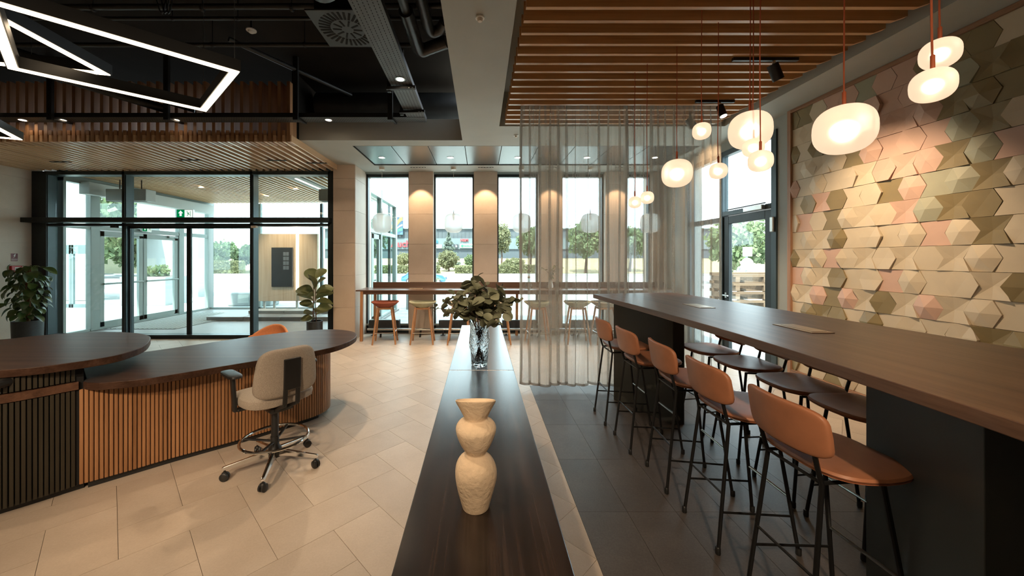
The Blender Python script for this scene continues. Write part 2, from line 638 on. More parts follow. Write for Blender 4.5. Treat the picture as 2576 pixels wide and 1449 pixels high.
def text_mesh(body, size, depth=0.01, bold=0.0):
    cu = bpy.data.curves.new('lettering', 'FONT')
    cu.body = body
    cu.size = size
    cu.extrude = depth
    cu.offset = bold
    cu.align_x = 'CENTER'
    cu.align_y = 'CENTER'
    cu.resolution_u = 3
    ob = bpy.data.objects.new('lettering', cu)
    COL.objects.link(ob)
    dg = bpy.context.evaluated_depsgraph_get()
    me = bpy.data.meshes.new_from_object(ob.evaluated_get(dg))
    bpy.data.objects.remove(ob)
    bpy.data.curves.remove(cu)
    return me


def lettering(body, size, mat, parent, loc, rot, depth=0.01, bold=0.0, name='lettering'):
    me = text_mesh(body, size, depth, bold)
    me.materials.clear()
    me.materials.append(M(mat))
    return inst(name, me, parent, loc, rot)


def spot(name, loc, target, energy, angle, col=(1, 0.78, 0.55), blend=0.6, parent=None, radius=0.03):
    d = bpy.data.lights.new(name, 'SPOT')
    d.energy = energy
    d.spot_size = angle
    d.spot_blend = blend
    d.color = col
    d.shadow_soft_size = radius
    o = bpy.data.objects.new(name, d)
    COL.objects.link(o)
    o.rotation_euler = (Vector(target) - Vector(loc)).to_track_quat('-Z', 'Y').to_euler()
    o.location = loc
    if parent:
        o.parent = parent
        o.location = Vector(loc) - parent.location
    return o


def catmull(pts, closed=True, sub=8):
    n = len(pts)
    out_ = []
    rng = range(n) if closed else range(n - 1)
    for i in rng:
        if closed:
            p0, p1, p2, p3 = (Vector(pts[(i + k - 1) % n]) for k in range(4))
        else:
            p0, p1, p2, p3 = (Vector(pts[min(max(i + k - 1, 0), n - 1)]) for k in range(4))
        for s in range(sub):
            t = s / sub
            out_.append(0.5 * ((2 * p1) + (p2 - p0) * t + (2 * p0 - 5 * p1 + 4 * p2 - p3) * t * t
                               + (3 * p1 - p0 - 3 * p2 + p3) * t ** 3))
    if not closed:
        out_.append(Vector(pts[-1]))
    return out_


def resample(pts, step):
    out_ = []
    acc = 0.0
    nxt = step / 2
    for a, b in zip(pts[:-1], pts[1:]):
        a, b = Vector(a), Vector(b)
        L = (b - a).length
        while nxt <= acc + L and L > 0:
            t = (nxt - acc) / L
            out_.append((a.lerp(b, t), (b - a).normalized()))
            nxt += step
        acc += L
    return out_


def clip_poly(poly, axis, val, keep_less):
    out_ = []
    n = len(poly)
    for i in range(n):
        a, b = poly[i], poly[(i + 1) % n]
        ina = (a[axis] <= val) if keep_less else (a[axis] >= val)
        inb = (b[axis] <= val) if keep_less else (b[axis] >= val)
        if ina:
            out_.append(a)
        if ina != inb:
            t = (val - a[axis]) / (b[axis] - a[axis])
            out_.append((a[0] + (b[0] - a[0]) * t, a[1] + (b[1] - a[1]) * t))
    return out_


def poly_area(p):
    return abs(sum(p[i][0] * p[(i + 1) % len(p)][1] - p[(i + 1) % len(p)][0] * p[i][1] for i in range(len(p)))) / 2
# ================================================================== THE SETTING
ZC = 3.44      # grey soffit
ZS = 3.335     # underside of the timber slats of the entrance zone
XR = 3.89      # right wall
XL = -8.93     # left wall
YB = 7.83      # column faces of the window wall
YF = 7.35      # glazed entrance front


def px_of(x, y, z):
    return (1209 + x * 930 / y, 650 - (z - 1.6) * 930 / y)


# ---- floor: herringbone of beige tiles, a slate strip under the long table
floor = MB().box(-9.1, 4.1, -3.2, 8.0, -0.12, -0.006).build('floor', 'grout')
floor['kind'] = 'structure'
DX0, DX1, DY1 = 0.619, 3.075, 4.66
TW = 0.2997
A_, B_ = Vector((0.70711, 0.70711)) * TW, Vector((0.70711, -0.70711)) * TW
P0 = Vector((-0.8655, 2.6005))
G = 0.0011


def uv(u, v):
    q = P0 + A_ * u + B_ * v
    return (q.x, q.y)


g = G / TW
pieces = []
for i in range(-24, 24):
    for j in range(-9, 9):
        du, dv = -i + 2 * j, i + 2 * j
        for (u0, u1, v0, v1) in ((-1, 1, -1, 0), (0, 1, 0, 2)):
            poly = [uv(u0 + g + du, v0 + g + dv), uv(u1 - g + du, v0 + g + dv),
                    uv(u1 - g + du, v1 - g + dv), uv(u0 + g + du, v1 - g + dv)]
            poly = clip_poly(poly, 0, -8.92, False)
            poly = clip_poly(poly, 0, XR, True) if poly else poly
            poly = clip_poly(poly, 1, 7.82, True) if poly else poly
            poly = clip_poly(poly, 1, -3.0, False) if poly else poly
            if len(poly) < 3:
                continue
            parts = [clip_poly(poly, 0, DX0 - G, True), clip_poly(poly, 0, DX1 + G, False)]
            mid = clip_poly(clip_poly(poly, 0, DX0, False), 0, DX1, True) if True else []
            if len(mid) > 2:
                parts.append(clip_poly(mid, 1, DY1 + G, False))
            for q in parts:
                if len(q) > 2 and poly_area(q) > 4e-4:
                    pieces.append((q, 'beige_tile'))
x = DX0
while x < DX1 - 0.05:
    for k in range(-8, 12):
        y0 = 4.172 + (k - 8) * 0.613
        q = [(x + G, y0 + G), (min(x + 0.307, DX1) - G, y0 + G), (min(x + 0.307, DX1) - G, y0 + 0.613 - G), (x + G, y0 + 0.613 - G)]
        q = clip_poly(q, 1, DY1, True)
        q = clip_poly(q, 1, -3.0, False) if len(q) > 2 else q
        if len(q) > 2:
            pieces.append((q, 'slate_tile'))
    x += 0.307


def seen(q):
    cx = sum(p[0] for p in q) / len(q)
    cy = sum(p[1] for p in q) / len(q)
    if cy < 0.8:
        return 0
    a, b = px_of(cx, cy, 0)
    if -80 < a < 2660 and b < 1540:
        if abs(cx) < 0.15 and cy < 3.4:
            return 0
        return poly_area(q) / cy ** 3
    return 0


pieces.sort(key=lambda t: -seen(t[0]))
rest = {'beige_tile': MB(), 'slate_tile': MB()}
for n, (q, mt) in enumerate(pieces):
    if n < 298:
        cx = sum(p[0] for p in q) / len(q)
        cy = sum(p[1] for p in q) / len(q)
        MB((cx, cy, 0)).prism(q, -0.006, 0.0).build('floor_tile', mt, floor, loc=(cx, cy, 0))
    else:
        rest[mt].prism(q, -0.006, 0.0)
for mt, mb in rest.items():
    if mb.v:
        mb.build('tile_field', mt, floor)['kind'] = 'stuff'

# ---- window wall with stone-clad columns, and the pillar beside the entrance
wall = MB()
COLS = [(-1.524, -1.002), (-0.143, 0.354), (1.229, 1.734), (2.644, 3.107), (3.65, 4.09)]
for a, b in COLS:
    wall.box(a + 0.012, b - 0.012, YB + 0.012, 8.30, 0, ZC)
wall.box(-2.878, -2.472, 7.262, 8.30, 0, ZC)
wall.box(-2.9, 4.2, 8.02, 8.30, ZC - 0.04, 4.5)
wall_back = wall.build('wall_back', 'stone_panel')
wall_back['kind'] = 'structure'
ZJ = [0.0, 0.63, 1.265, 1.90, 2.535, 3.17, ZC]
for a, b in COLS:
    for z0, z1 in zip(ZJ[:-1], ZJ[1:]):
        MB().box(a, b, YB, YB + 0.35, z0 + 0.0015, z1 - 0.0015).build('stone_panel', 'stone_panel', wall_back, bevel=0.0015, seg=1)
for z0, z1 in zip(ZJ[:-1], ZJ[1:]):
    MB().box(-2.89, -2.4635, 7.25, 7.262, z0 + 0.0015, z1 - 0.0015).build('stone_panel', 'stone_panel', wall_back, bevel=0.0015, seg=1)
    MB().box(-2.472, -2.46, 7.262, 8.30, z0 + 0.0015, z1 - 0.0015).build('stone_panel', 'stone_panel', wall_back, bevel=0.0015, seg=1)

# ---- left wall
wall_left = MB().box(XL - 0.25, XL - 0.012, -3.2, YF + 0.2, 0, 4.5).build('wall_left', 'stone_panel')
wall_left['kind'] = 'structure'
for z0, z1 in zip(ZJ[:-1], ZJ[1:]):
    for k in range(5):
        y1 = YF - k * 1.27
        MB().box(XL - 0.012, XL, y1 - 1.27 + 0.0015, y1 - 0.0015, z0 + 0.0015, z1 - 0.0015).build('stone_panel', 'stone_panel', wall_left)
# ---- wall behind the viewer, right wall
w = MB().box(-9.2, 4.2, -3.4, -3.2, 0, 4.5).build('wall_front', 'stone_panel')
w['kind'] = 'structure'
wr = MB()
wr.box(XR, XR + 0.25, -3.2, 4.84, 0, ZC)
wr.box(XR, XR + 0.25, 6.92, 8.3, 0, ZC)
wr.box(XR, XR + 0.25, 4.84, 6.92, 3.30, ZC)
wall_right = wr.build('wall_right', 'gray_wall')
wall_right['kind'] = 'structure'
b_ = MB().box(XR - 0.012, XR, -3.2, 4.82, 0, 0.17).build('baseboard_right', 'baseboard_stone', bevel=0.002, seg=1)
b_['kind'] = 'structure'

# ---- ceilings
c = MB()
c.box(-9.2, -0.285, -3.2, 8.3, 4.46, 4.56)
c.box(-9.2, -2.85, 5.62, 11.8, 3.44, 3.50)
c.box(-2.9, -0.285, 8.0, 8.3, 3.44, 4.5)
c.box(-2.86, -2.84, 5.6, 8.3, 3.45, 4.46)
ceil_void = c.build('ceiling_void', 'void_black')
ceil_void['kind'] = 'structure'
c = MB()
c.box(-0.285, 0.26, -3.2, 5.15, ZC, 4.5)                 # beam between the two ceilings
c.box(-0.285, XR, 5.15, 5.76, ZC, 4.2)
c.box(-2.83, -0.285, 5.76, 5.80, ZC, 3.77)               # upstand towards the dark void
c.box(-2.83, -0.285, 5.80, 6.05, ZC, 3.46)
c.box(-0.285, XR, 5.76, 6.05, ZC, 3.52)
c.box(-2.83, -2.10, 6.05, 7.31, ZC, 3.46)
c.box(3.60, XR, 6.05, 7.31, ZC, 3.52)
c.box(-2.90, 4.1, 7.31, 8.05, ZC, 3.52)
c.box(-2.10, 3.60, 6.05, 7.31, 3.50, 3.52)
c.box(3.40, XR, -3.2, 5.15, ZC, 4.2)
ceil = c.build('ceiling', 'gray_paint')
ceil['kind'] = 'structure'
c = MB()
c.box(0.26, 3.40, -3.2, 5.15, 3.92, 4.2)
cr = c.build('ceiling_recess', 'gray_wall')
cr['kind'] = 'structure'
# perforated metal ceiling panels over the window counter
x = -2.085
px_i = 0
while x < 3.55:
    x1 = min(x + 0.6085, 3.585)
    MB().box(x + 0.005, x1 - 0.005, 6.065, 7.295, 3.452, 3.475).build('metal_panel', 'panel_metal', ceil, bevel=0.002, seg=1)
    x = x1
t_ = MB()
t_.box(-2.10, 3.60, 6.05, 6.065, 3.441, 3.5)
t_.box(-2.10, -2.085, 6.05, 7.31, 3.441, 3.5)
t_.box(-2.10, 3.60, 7.295, 7.31, 3.441, 3.5)
t_.build('trim_1', 'slot_black')['kind'] = 'structure'

# timber slats over the long table (run left-right)
ws = struct('ceiling_table_slats', (0, 0, ZC))
sl = MB()
X0, X1 = 0.335, 3.305
vs = [(X0, 0, 0), (X1 - 0.10, 0, 0), (X1, 0, 0.035), (X1, 0, 0.15), (X0, 0, 0.15)]
vs2 = [(a, 0.033, b) for a, _, b in vs]
sl.add(vs + vs2, [(0, 1, 2, 3, 4), (9, 8, 7, 6, 5)] + [(i, i + 5, (i + 1) % 5 + 5, (i + 1) % 5) for i in range(5)])
s0 = sl.build('slat', 'oak_x', ws, loc=(0, 0, 0))
sm = s0.data
ys = [2.704 + 0.1556 * k for k in range(-30, 16)]
s0.location = (0, ys[0], 0)
for y in ys[1:]:
    inst('slat', sm, ws, (0, y, 0))

# timber slats of the entrance soffit (run front-back) and the taller upright slats of its fascia
es = struct('ceiling_entrance_slats', (0, 0, ZS))
PITCH = 0.0695
sm = MB().box(-0.020, 0.020, 0, 1.80, 0, 0.10).build('slat', 'oak_y', es, loc=(-2.86 - PITCH, 5.50, 0))
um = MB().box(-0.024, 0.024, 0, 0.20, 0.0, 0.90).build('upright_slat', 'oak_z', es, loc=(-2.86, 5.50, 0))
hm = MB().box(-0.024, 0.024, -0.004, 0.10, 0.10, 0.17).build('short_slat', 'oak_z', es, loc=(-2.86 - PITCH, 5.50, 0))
for k in range(2, 88):
    x = -2.86 - PITCH * k
    if k % 2:
        inst('slat', sm.data, es, (x, 5.50, 0))
        inst('short_slat', hm.data, es, (x, 5.50, 0))
    else:
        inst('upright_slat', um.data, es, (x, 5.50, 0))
MB((0, 0, ZS)).box(-2.835, -2.815, 5.50, 7.25, ZS, ZC - 0.002).build('edge_board', 'oak_y', es)
for (xx, yy) in ((-7.55, 6.62), (-5.15, 6.50), (-3.62, 6.52), (-2.98, 6.7)):
    MB((0, 0, ZS)).box(xx - 0.18, xx + 0.18, yy, yy + 0.05, ZS - 0.004, ZS + 0.004).build('air_slot', 'slot_black', es)
# slats beyond the glass
es2 = struct('ceiling_vestibule_slats', (0, 0, ZS))
sm = MB().box(-0.020, 0.020, 0, 4.1, 0, 0.10).build('slat', 'oak_y', es2, loc=(-2.86 - PITCH, 7.62, 0))
for k in range(3, 83, 2):
    inst('slat', sm.data, es2, (-2.86 - PITCH * k, 7.62, 0))
MB((0, 0, ZS)).box(-4.02, -3.98, 8.0, 11.5, ZS - 0.012, ZS + 0.02).build('light_line', 'panel_led', es2)
MB((0, 0, ZS)).box(-4.16, -3.84, 7.8, 11.6, ZS - 0.006, ZS + 0.02).build('light_channel', 'gray_wall', es2)

# ---- windows between the columns
WX = [(-2.46, -1.524), (-1.002, -0.143), (0.354, 1.229), (1.734, 2.644), (3.107, 3.65)]
for n, (a, b) in enumerate(WX):
    wn = struct('window_%d' % (n + 1), (a, 8.02, 0))
    f = MB(wn.location)
    f.box(a, a + 0.035, 7.96, 8.08, 0, ZC - 0.04)
    f.box(b - 0.035, b, 7.96, 8.08, 0, ZC - 0.04)
    f.box(a, b, 7.96, 8.08, ZC - 0.09, ZC - 0.03)
    f.box(a, b, 7.96, 8.08, 0, 0.16)
    f.build('window_frame', 'frame_dark', wn, bevel=0.003, seg=1)
    MB(wn.location).box(a, b, 7.955, 8.0, 0.16, 0.20).build('window_sill', 'mint_frame', wn)
    MB(wn.location).box(a + 0.035, b - 0.035, 8.015, 8.027, 0.16, ZC - 0.09).build('pane', 'window_glass', wn)
    MB(wn.location).box(a, b, 7.90, 7.96, ZC - 0.03, ZC).build('blind_slot', 'mint_frame', wn)

# ---- glazed entrance front
wn = struct('window_6', (-5.9, YF, 0))
L0 = wn.location


def front_post(x0, x1, z0=0, z1=ZS, mt='frame_dark', y0=YF, y1=YF + 0.2, name='mullion'):
    return MB(L0).box(x0, x1, y0, y1, z0, z1).build(name, mt, wn, bevel=0.004, seg=1)


front_post(XL, -8.64)
front_post(-7.137, -7.08)
front_post(-4.59, -4.54)
front_post(-3.04, -2.956)
front_post(-2.956, -2.895, mt='frame_dark')
for xx in (-8.64, -7.08, -4.54):
    MB(L0).box(xx, xx + 0.012, YF + 0.02, YF + 0.19, 0.02, ZS).build('mullion_return', 'frame_teal', wn)
front_post(-8.64, -3.0, 2.245, 2.295, name='transom')
MB(L0).box(XL + 0.001, -2.95, 7.165, 7.36, 2.305, 2.395).build('door_track', 'frame_dark', wn, bevel=0.004, seg=1)
front_post(-8.64, -3.0, 3.265, ZS, name='head_rail', mt='frame_teal')
front_post(-8.64, -3.0, 0.0, 0.075, name='bottom_rail')
for (a, b) in ((-8.62, -7.14), (-7.07, -4.59), (-4.53, -3.04)):
    MB(L0).box(a, b, YF + 0.15, YF + 0.162, 2.295, 3.265).build('pane', 'door_glass', wn)
for (a, b) in ((-8.62, -7.14), (-4.53, -3.04)):
    MB(L0).box(a, b, YF + 0.15, YF + 0.162, 0.075, 2.245).build('pane', 'door_glass', wn)
# small sensor boxes on the door track
for xx in (-7.22, -4.46):
    MB(L0).box(xx - 0.05, xx + 0.05, 7.25, 7.33, 2.20, 2.245).build('door_sensor', 'black_plastic' if xx < -5 else 'cream_plastic', wn, bevel=0.006)
# two sliding leaves
for n, (a, b) in enumerate(((-7.08, -5.862), (-5.858, -4.59))):
    d = struct('door_%d' % (n + 1), (a, YF + 0.09, 0))
    f = MB(d.location)
    for x0 in (a, b - 0.042):
        f.box(x0, x0 + 0.042, YF + 0.07, YF + 0.11, 0.01, 2.25)
    f.box(a, b, YF + 0.07, YF + 0.11, 0.01, 0.07)
    f.box(a, b, YF + 0.07, YF + 0.11, 2.20, 2.25)
    f.build('leaf_frame', 'frame_dark', d, bevel=0.003, seg=1)
    MB(d.location).box(a + 0.042, b - 0.042, YF + 0.085, YF + 0.095, 0.07, 2.20).build('pane', 'door_glass', d)

# ---- glazed door in the right wall
d = struct('door_3', (XR, 5.4, 0))
o_ = d.location


def fr(y0, y1, z0, z1, x0=XR - 0.02, x1=XR + 0.08, mt='frame_teal', name='door_frame', bv=0.004):
    return MB(o_).box(x0, x1, y0, y1, z0, z1).build(name, mt, d, bevel=bv, seg=1)


fr(4.84, 4.93, 0, 3.30)
fr(5.92, 6.00, 0, 3.30)
fr(6.00, 6.90, 3.22, 3.30)
fr(4.93, 5.92, 3.22, 3.30)
fr(4.93, 5.92, 2.27, 2.34)
fr(6.00, 6.90, 2.18, 2.26)
fr(6.84, 6.92, 0, 3.30)
fr(6.00, 6.90, 0, 0.10)
fr(4.93, 5.06, 0.02, 2.26, XR + 0.0, XR + 0.06, 'frame_dark', 'leaf_frame')
fr(5.80, 5.92, 0.02, 2.26, XR + 0.0, XR + 0.06, 'frame_dark', 'leaf_frame')
fr(5.06, 5.80, 0.02, 0.16, XR + 0.0, XR + 0.06, 'frame_dark', 'leaf_frame')
fr(5.06, 5.80, 2.14, 2.26, XR + 0.0, XR + 0.06, 'frame_dark', 'leaf_frame')
fr(5.06, 5.80, 0.16, 2.14, XR + 0.025, XR + 0.035, 'door_glass', 'pane', 0)
fr(4.93, 5.92, 2.34, 3.22, XR + 0.025, XR + 0.035, 'door_glass', 'pane', 0)
fr(6.00, 6.84, 0.10, 2.18, XR + 0.025, XR + 0.035, 'door_glass', 'pane', 0)
fr(6.00, 6.84, 2.26, 3.22, XR + 0.025, XR + 0.035, 'door_glass', 'pane', 0)
fr(5.02, 5.38, 2.27, 2.335, XR - 0.075, XR - 0.02, 'steel', 'door_closer', 0.006)
fr(5.0, 5.75, 2.345, 2.36, XR - 0.06, XR - 0.03, 'black_metal', 'closer_arm', 0.002)
for z in (0.35, 1.95):
    fr(4.86, 4.92, z, z + 0.20, XR - 0.05, XR - 0.02, 'steel', 'hinge', 0.008)
h = MB(o_)
h.tube([(XR, 5.86, 1.02), (XR - 0.055, 5.86, 1.02), (XR - 0.06, 5.84, 1.02), (XR - 0.06, 5.73, 1.02)], 0.011, 8)
h.box(XR - 0.008, XR, 5.84, 5.88, 0.98, 1.06)
h.box(XR - 0.012, XR, 5.845, 5.875, 0.84, 0.92)
h.build('door_handle', 'steel', d, smooth=True)

# ---- entrance vestibule beyond the glass
f = MB().box(-8.75, -2.6, 8.3, 11.8, -0.10, -0.004)
f.box(-8.9, -2.9, 7.6, 8.3, -0.10, -0.004)
vf = f.build('floor_vestibule', 'vestibule_floor')
vf['kind'] = 'structure'
MB().prism([(-8.5, 8.35), (-6.9, 8.35), (-6.6, 10.9), (-8.5, 10.9)], -0.004, 0.004).build('entrance_mat', 'entrance_mat', vf)
for k in range(15):
    xx = -8.42 + k * 0.105
    MB().box(xx, xx + 0.035, 8.4, 10.85, 0.004, 0.012).build('mat_rib', 'gray_wall', vf)


def side_wall(name, X, ys_posts, doors, out):
    s = struct(name, (X, 9.5, 0))
    o = s.location
    for (a, b) in ys_posts:
        MB(o).box(X - 0.06, X + 0.06, a, b, 0, ZS + 0.1).build('post', 'mint_frame', s, bevel=0.004, seg=1)
    y0, y1 = ys_posts[0][0], ys_posts[-1][1]
    MB(o).box(X - 0.05, X + 0.05, y0, y1, 2.24, 2.34).build('rail', 'mint_frame', s)
    MB(o).box(X - 0.07, X + 0.07, y0, y1, 3.20, 3.44).build('rail', 'mint_frame', s)
    MB(o).box(X - 0.05, X + 0.05, y0, y1, 0.0, 0.05).build('rail', 'mint_frame', s)
    for (a, b) in zip([p[1] for p in ys_posts[:-1]], [p[0] for p in ys_posts[1:]]):
        MB(o).box(X - 0.006, X + 0.006, a, b, 2.34, 3.20).build('pane', 'window_glass', s)
    for (a, b) in doors:
        f = MB(o)
        f.box(X - 0.035, X + 0.035, a, a + 0.10, 0.03, 2.22)
        f.box(X - 0.035, X + 0.035, b - 0.10, b, 0.03, 2.22)
        f.box(X - 0.035, X + 0.035, a, b, 0.03, 0.16)
        f.box(X - 0.035, X + 0.035, a, b, 2.10, 2.22)
        lf = f.build('door_leaf', 'mint_frame', s, bevel=0.004, seg=1)
        MB(o).box(X - 0.006, X + 0.006, a + 0.10, b - 0.10, 0.16, 2.10).build('pane', 'window_glass', lf)
        MB(o).tube([(X - out * 0.08, a + 0.04, 1.02), (X - out * 0.08, b - 0.04, 1.02)], 0.022, 8).build('push_bar', 'mint_frame', lf, smooth=True)
        MB(o).box(X - out * 0.035, X - out * 0.09, b - 0.35, b - 0.05, 2.16, 2.21).build('door_closer', 'mint_frame', lf)
    return s


sw = side_wall('door_4', -8.62, [(7.58, 7.64), (8.12, 8.32), (10.50, 10.68), (11.62, 11.86)], [(8.34, 9.40), (9.42, 10.48)], -1)
MB(sw.location).box(-8.626, -8.614, 7.64, 8.12, 0.05, 2.24).build('pane', 'window_glass', sw)
MB(sw.location).box(-8.626, -8.614, 10.72, 11.62, 0.05, 2.24).build('pane', 'window_glass', sw)
sw2 = side_wall('door_5', -2.72, [(8.34, 8.5), (9.9, 10.02), (11.62, 11.80)], [(8.52, 9.20), (9.21, 9.88)], 1)
MB(sw2.location).box(-2.726, -2.714, 10.02, 11.62, 0.05, 2.24).build('pane', 'window_glass', sw2)
s = struct('window_7', (-5.6, 11.75, 0))
for xx in (-7.0, -5.05, -2.9):
    MB(s.location).box(xx - 0.035, xx + 0.035, 11.70, 11.80, 0, ZS).build('mullion', 'frame_teal' if xx > -6 else 'mint_frame', s)
MB(s.location).box(-8.6, -2.8, 11.70, 11.80, 0, 0.05).build('rail', 'mint_frame', s)
for (a, b) in ((-8.5, -7.035), (-6.965, -5.085), (-5.015, -2.935)):
    MB(s.location).box(a, b, 11.745, 11.755, 0.05, ZS).build('pane', 'window_glass', s)
MB().box(-8.58, -8.36, 7.9, 11.6, 2.98, 3.24).build('trim_2', 'white_paint')['kind'] = 'structure'
# ================================================================== FEATURE WALL of faceted tiles
fw = thing('tile_feature_wall', 'wall panel of cream, olive and pink faceted hexagon tiles in oak frame', 'wall panel', (XR, 3.5, 0))
fo = fw.location
PY0, PY1, PZ0, PZ1 = 1.75, 4.585, 0.226, 3.40
MB(fo).box(XR - 0.008, XR - 0.001, PY0, PY1, PZ0, PZ1).build('backing', 'tile_back', fw)
MB(fo).box(XR - 0.048, XR - 0.001, PY1, PY1 + 0.05, PZ0 - 0.05, PZ1 + 0.039).build('frame_rail', 'frame_wood', fw, bevel=0.002, seg=1)
wood('frame_wood_y', (0.20, 0.095, 0.048), (0.31, 0.160, 0.088), (0.40, 0.22, 0.13), 'Y', 0.5, 1.0, 3.0)
MB(fo).box(XR - 0.048, XR - 0.001, PY0, PY1, PZ1, PZ1 + 0.039).build('frame_rail', 'frame_wood_y', fw, bevel=0.002, seg=1)
MB(fo).box(XR - 0.048, XR - 0.001, PY0, PY1, PZ0 - 0.05, PZ0).build('frame_rail', 'frame_wood_y', fw, bevel=0.002, seg=1)

RH = (PZ1 - PZ0) / 15
HP, HW, HA = 0.3475, 0.2245, 0.123
# colour plan, one line per row: bow-tie and hexagon alternate from the far corner towards the viewer
PLAN = [
    'hO bO hC bP hP bS hP bP hO bO hO bC hC bO',
    'bC hC bC* hO bS hP bP hP bP hS bO* hO bO',
    'hO bC hO bS hC bC hP bP* hP bO* hO bO hC bC',
    'bC hC bC* hC bO hP bP hP bP hS bO* hC bC',
    'hP bC hC bC hC bC* hP bP* hP bO* hS bP hC bO',
    'bC hO bP* hO bC hC bO hP bS hS bO* hC bC',
    'hC bP hC bO hC bC* hC bP* hS bO* hO bC hC bP',
    'bC hC bC* hO bC hC bC hC bP hC bO* hC bC',
    'hO bC* hC bP hC bC* hC bC* hC bC* hC bC hO bC',
    'bP hC bC* hO bC hC bP hC bC hC bC* hO bO',
    'hC bC* hP bO hP bC* hO bC* hP bC* hC bC hC bP',
    'bC hO bO* hO bC hO bC hC bC hC bO* hO bO',
    'hC bO hC bC hO bC* hC bO hC bC hO bC hC bC',
    'bC hO bC hC bO hC bC* hO bC hC bC hO bC',
    'hO bC hC bO hC bC hO bC hC bC hO bC hC bO',
]
TM = {'C': 'tile_cream', 'S': 'tile_sage', 'O': 'tile_olive', 'P': 'tile_pink'}
rt = random.Random(3)
gp = 0.0016


def wall_tile(outline, ctr, hts, hc, mt, twist=None):
    """outline: (y,z) ring; hts: relief at each ring point; hc: relief at the middle"""
    n = len(outline)
    mb = MB((XR, ctr[0], ctr[1]))
    xb = XR - 0.008
    vs = [(xb, p[0], p[1]) for p in outline] + [(xb - h, p[0], p[1]) for p, h in zip(outline, hts)]
    vs.append((xb - hc, ctr[0], ctr[1]))
    fs = [(i, (i + 1) % n, n + (i + 1) % n, n + i) for i in range(n)]
    fs += [(n + i, n + (i + 1) % n, 2 * n) for i in range(n)]
    mb.add(vs, fs)
    o = mb.build('wall_tile', mt, fw, loc=Vector((XR, ctr[0], ctr[1])) - fo)
    return o


for r, line in enumerate(PLAN):
    zt = PZ1 - r * RH - gp
    zb = PZ1 - (r + 1) * RH + gp
    zm = (zt + zb) / 2
    first_hex = line[0] == 'h'
    y = 4.5875 if first_hex else 4.534
    for tok in line.split():
        col = TM[tok[1]]
        fold = tok.endswith('*')
        if tok[0] == 'h':
            a, w2 = HA / 2 - gp, HW / 2 - gp
            ring = [(y + w2, zm), (y + a, zt), (y - a, zt), (y - w2, zm), (y - a, zb), (y + a, zb)]
            kind = rt.random()
            if kind < 0.10 or r == 0:
                hts, hc = [0.014] * 6, 0.0142
            elif kind < 0.6:
                hts, hc = [rt.uniform(0.010, 0.022) for _ in range(6)], rt.uniform(0.034, 0.050)
            else:
                hts = [rt.uniform(0.030, 0.048), rt.uniform(0.020, 0.034), rt.uniform(0.010, 0.018),
                       rt.uniform(0.010, 0.020), rt.uniform(0.012, 0.020), rt.uniform(0.018, 0.030)]
                hts = hts[rt.choice((0, 0, 2, 3)):] + hts
                hts, hc = hts[:6], rt.uniform(0.014, 0.024)
        else:
            t2, m2 = HW / 2 - gp, HA / 2 - gp
            ring = [(y + m2, zm), (y + t2, zt), (y, zt), (y - t2, zt), (y - m2, zm), (y - t2, zb), (y, zb), (y + t2, zb)]
            if fold:
                hts, hc = [0.020, 0.038, 0.019, 0.013, 0.012, 0.032, 0.015, 0.020], 0.006
            else:
                hts, hc = [0.012] * 8, 0.012
        # trim at the ends of the panel
        cl = []
        for p, h in zip(ring, hts):
            cl.append((min(max(p[0], PY0), PY1 - 0.001), p[1]))
        if max(p[0] for p in cl) - min(p[0] for p in cl) > 0.012:
            cy = min(max(y, PY0 + 0.004), PY1 - 0.004)
            wall_tile(cl, (cy, zm), hts, hc, col)
        y -= HP / 2

# ================================================================== CONSOLE with the vases
CZ = 0.98
cs = thing('console_cabinet', 'long narrow dark stained console running away from the viewer', 'cabinet', (0.005, 1.2, 0))
co = cs.location
CX0, CX1 = -0.175, 0.185
MB(co).box(CX0, CX1, 2.052, 3.43, CZ - 0.03, CZ).build('top', 'console_wood', cs, bevel=0.0025)
MB(co).box(CX0, CX1, 0.0, 2.049, CZ - 0.03, CZ).build('top', 'console_wood', cs, bevel=0.0025)
MB(co).box(CX0 + 0.006, CX1 - 0.006, 0.0, 3.425, 0.06, CZ - 0.03).build('body', 'console_wood', cs)
MB(co).box(CX0 + 0.03, CX1 - 0.03, 0.02, 3.40, 0.0, 0.06).build('plinth', 'black_plastic', cs)
for side, xx in ((-1, CX0), (1, CX1)):
    for k in range(5):
        y0 = 0.02 + k * 0.68
        MB(co).box(min(xx, xx - side * 0.006) , max(xx, xx - side * 0.006), y0 + 0.003, y0 + 0.677, 0.065, CZ - 0.034).build('door_panel', 'console_wood', cs)
k_ = MB(co)
k_.tube([(CX0, 0.80, 0.80), (CX0 - 0.012, 0.79, 0.795), (CX0 - 0.014, 0.77, 0.79), (CX0, 0.76, 0.785)], 0.004, 6)
k_.build('cable_clip', 'black_plastic', cs)

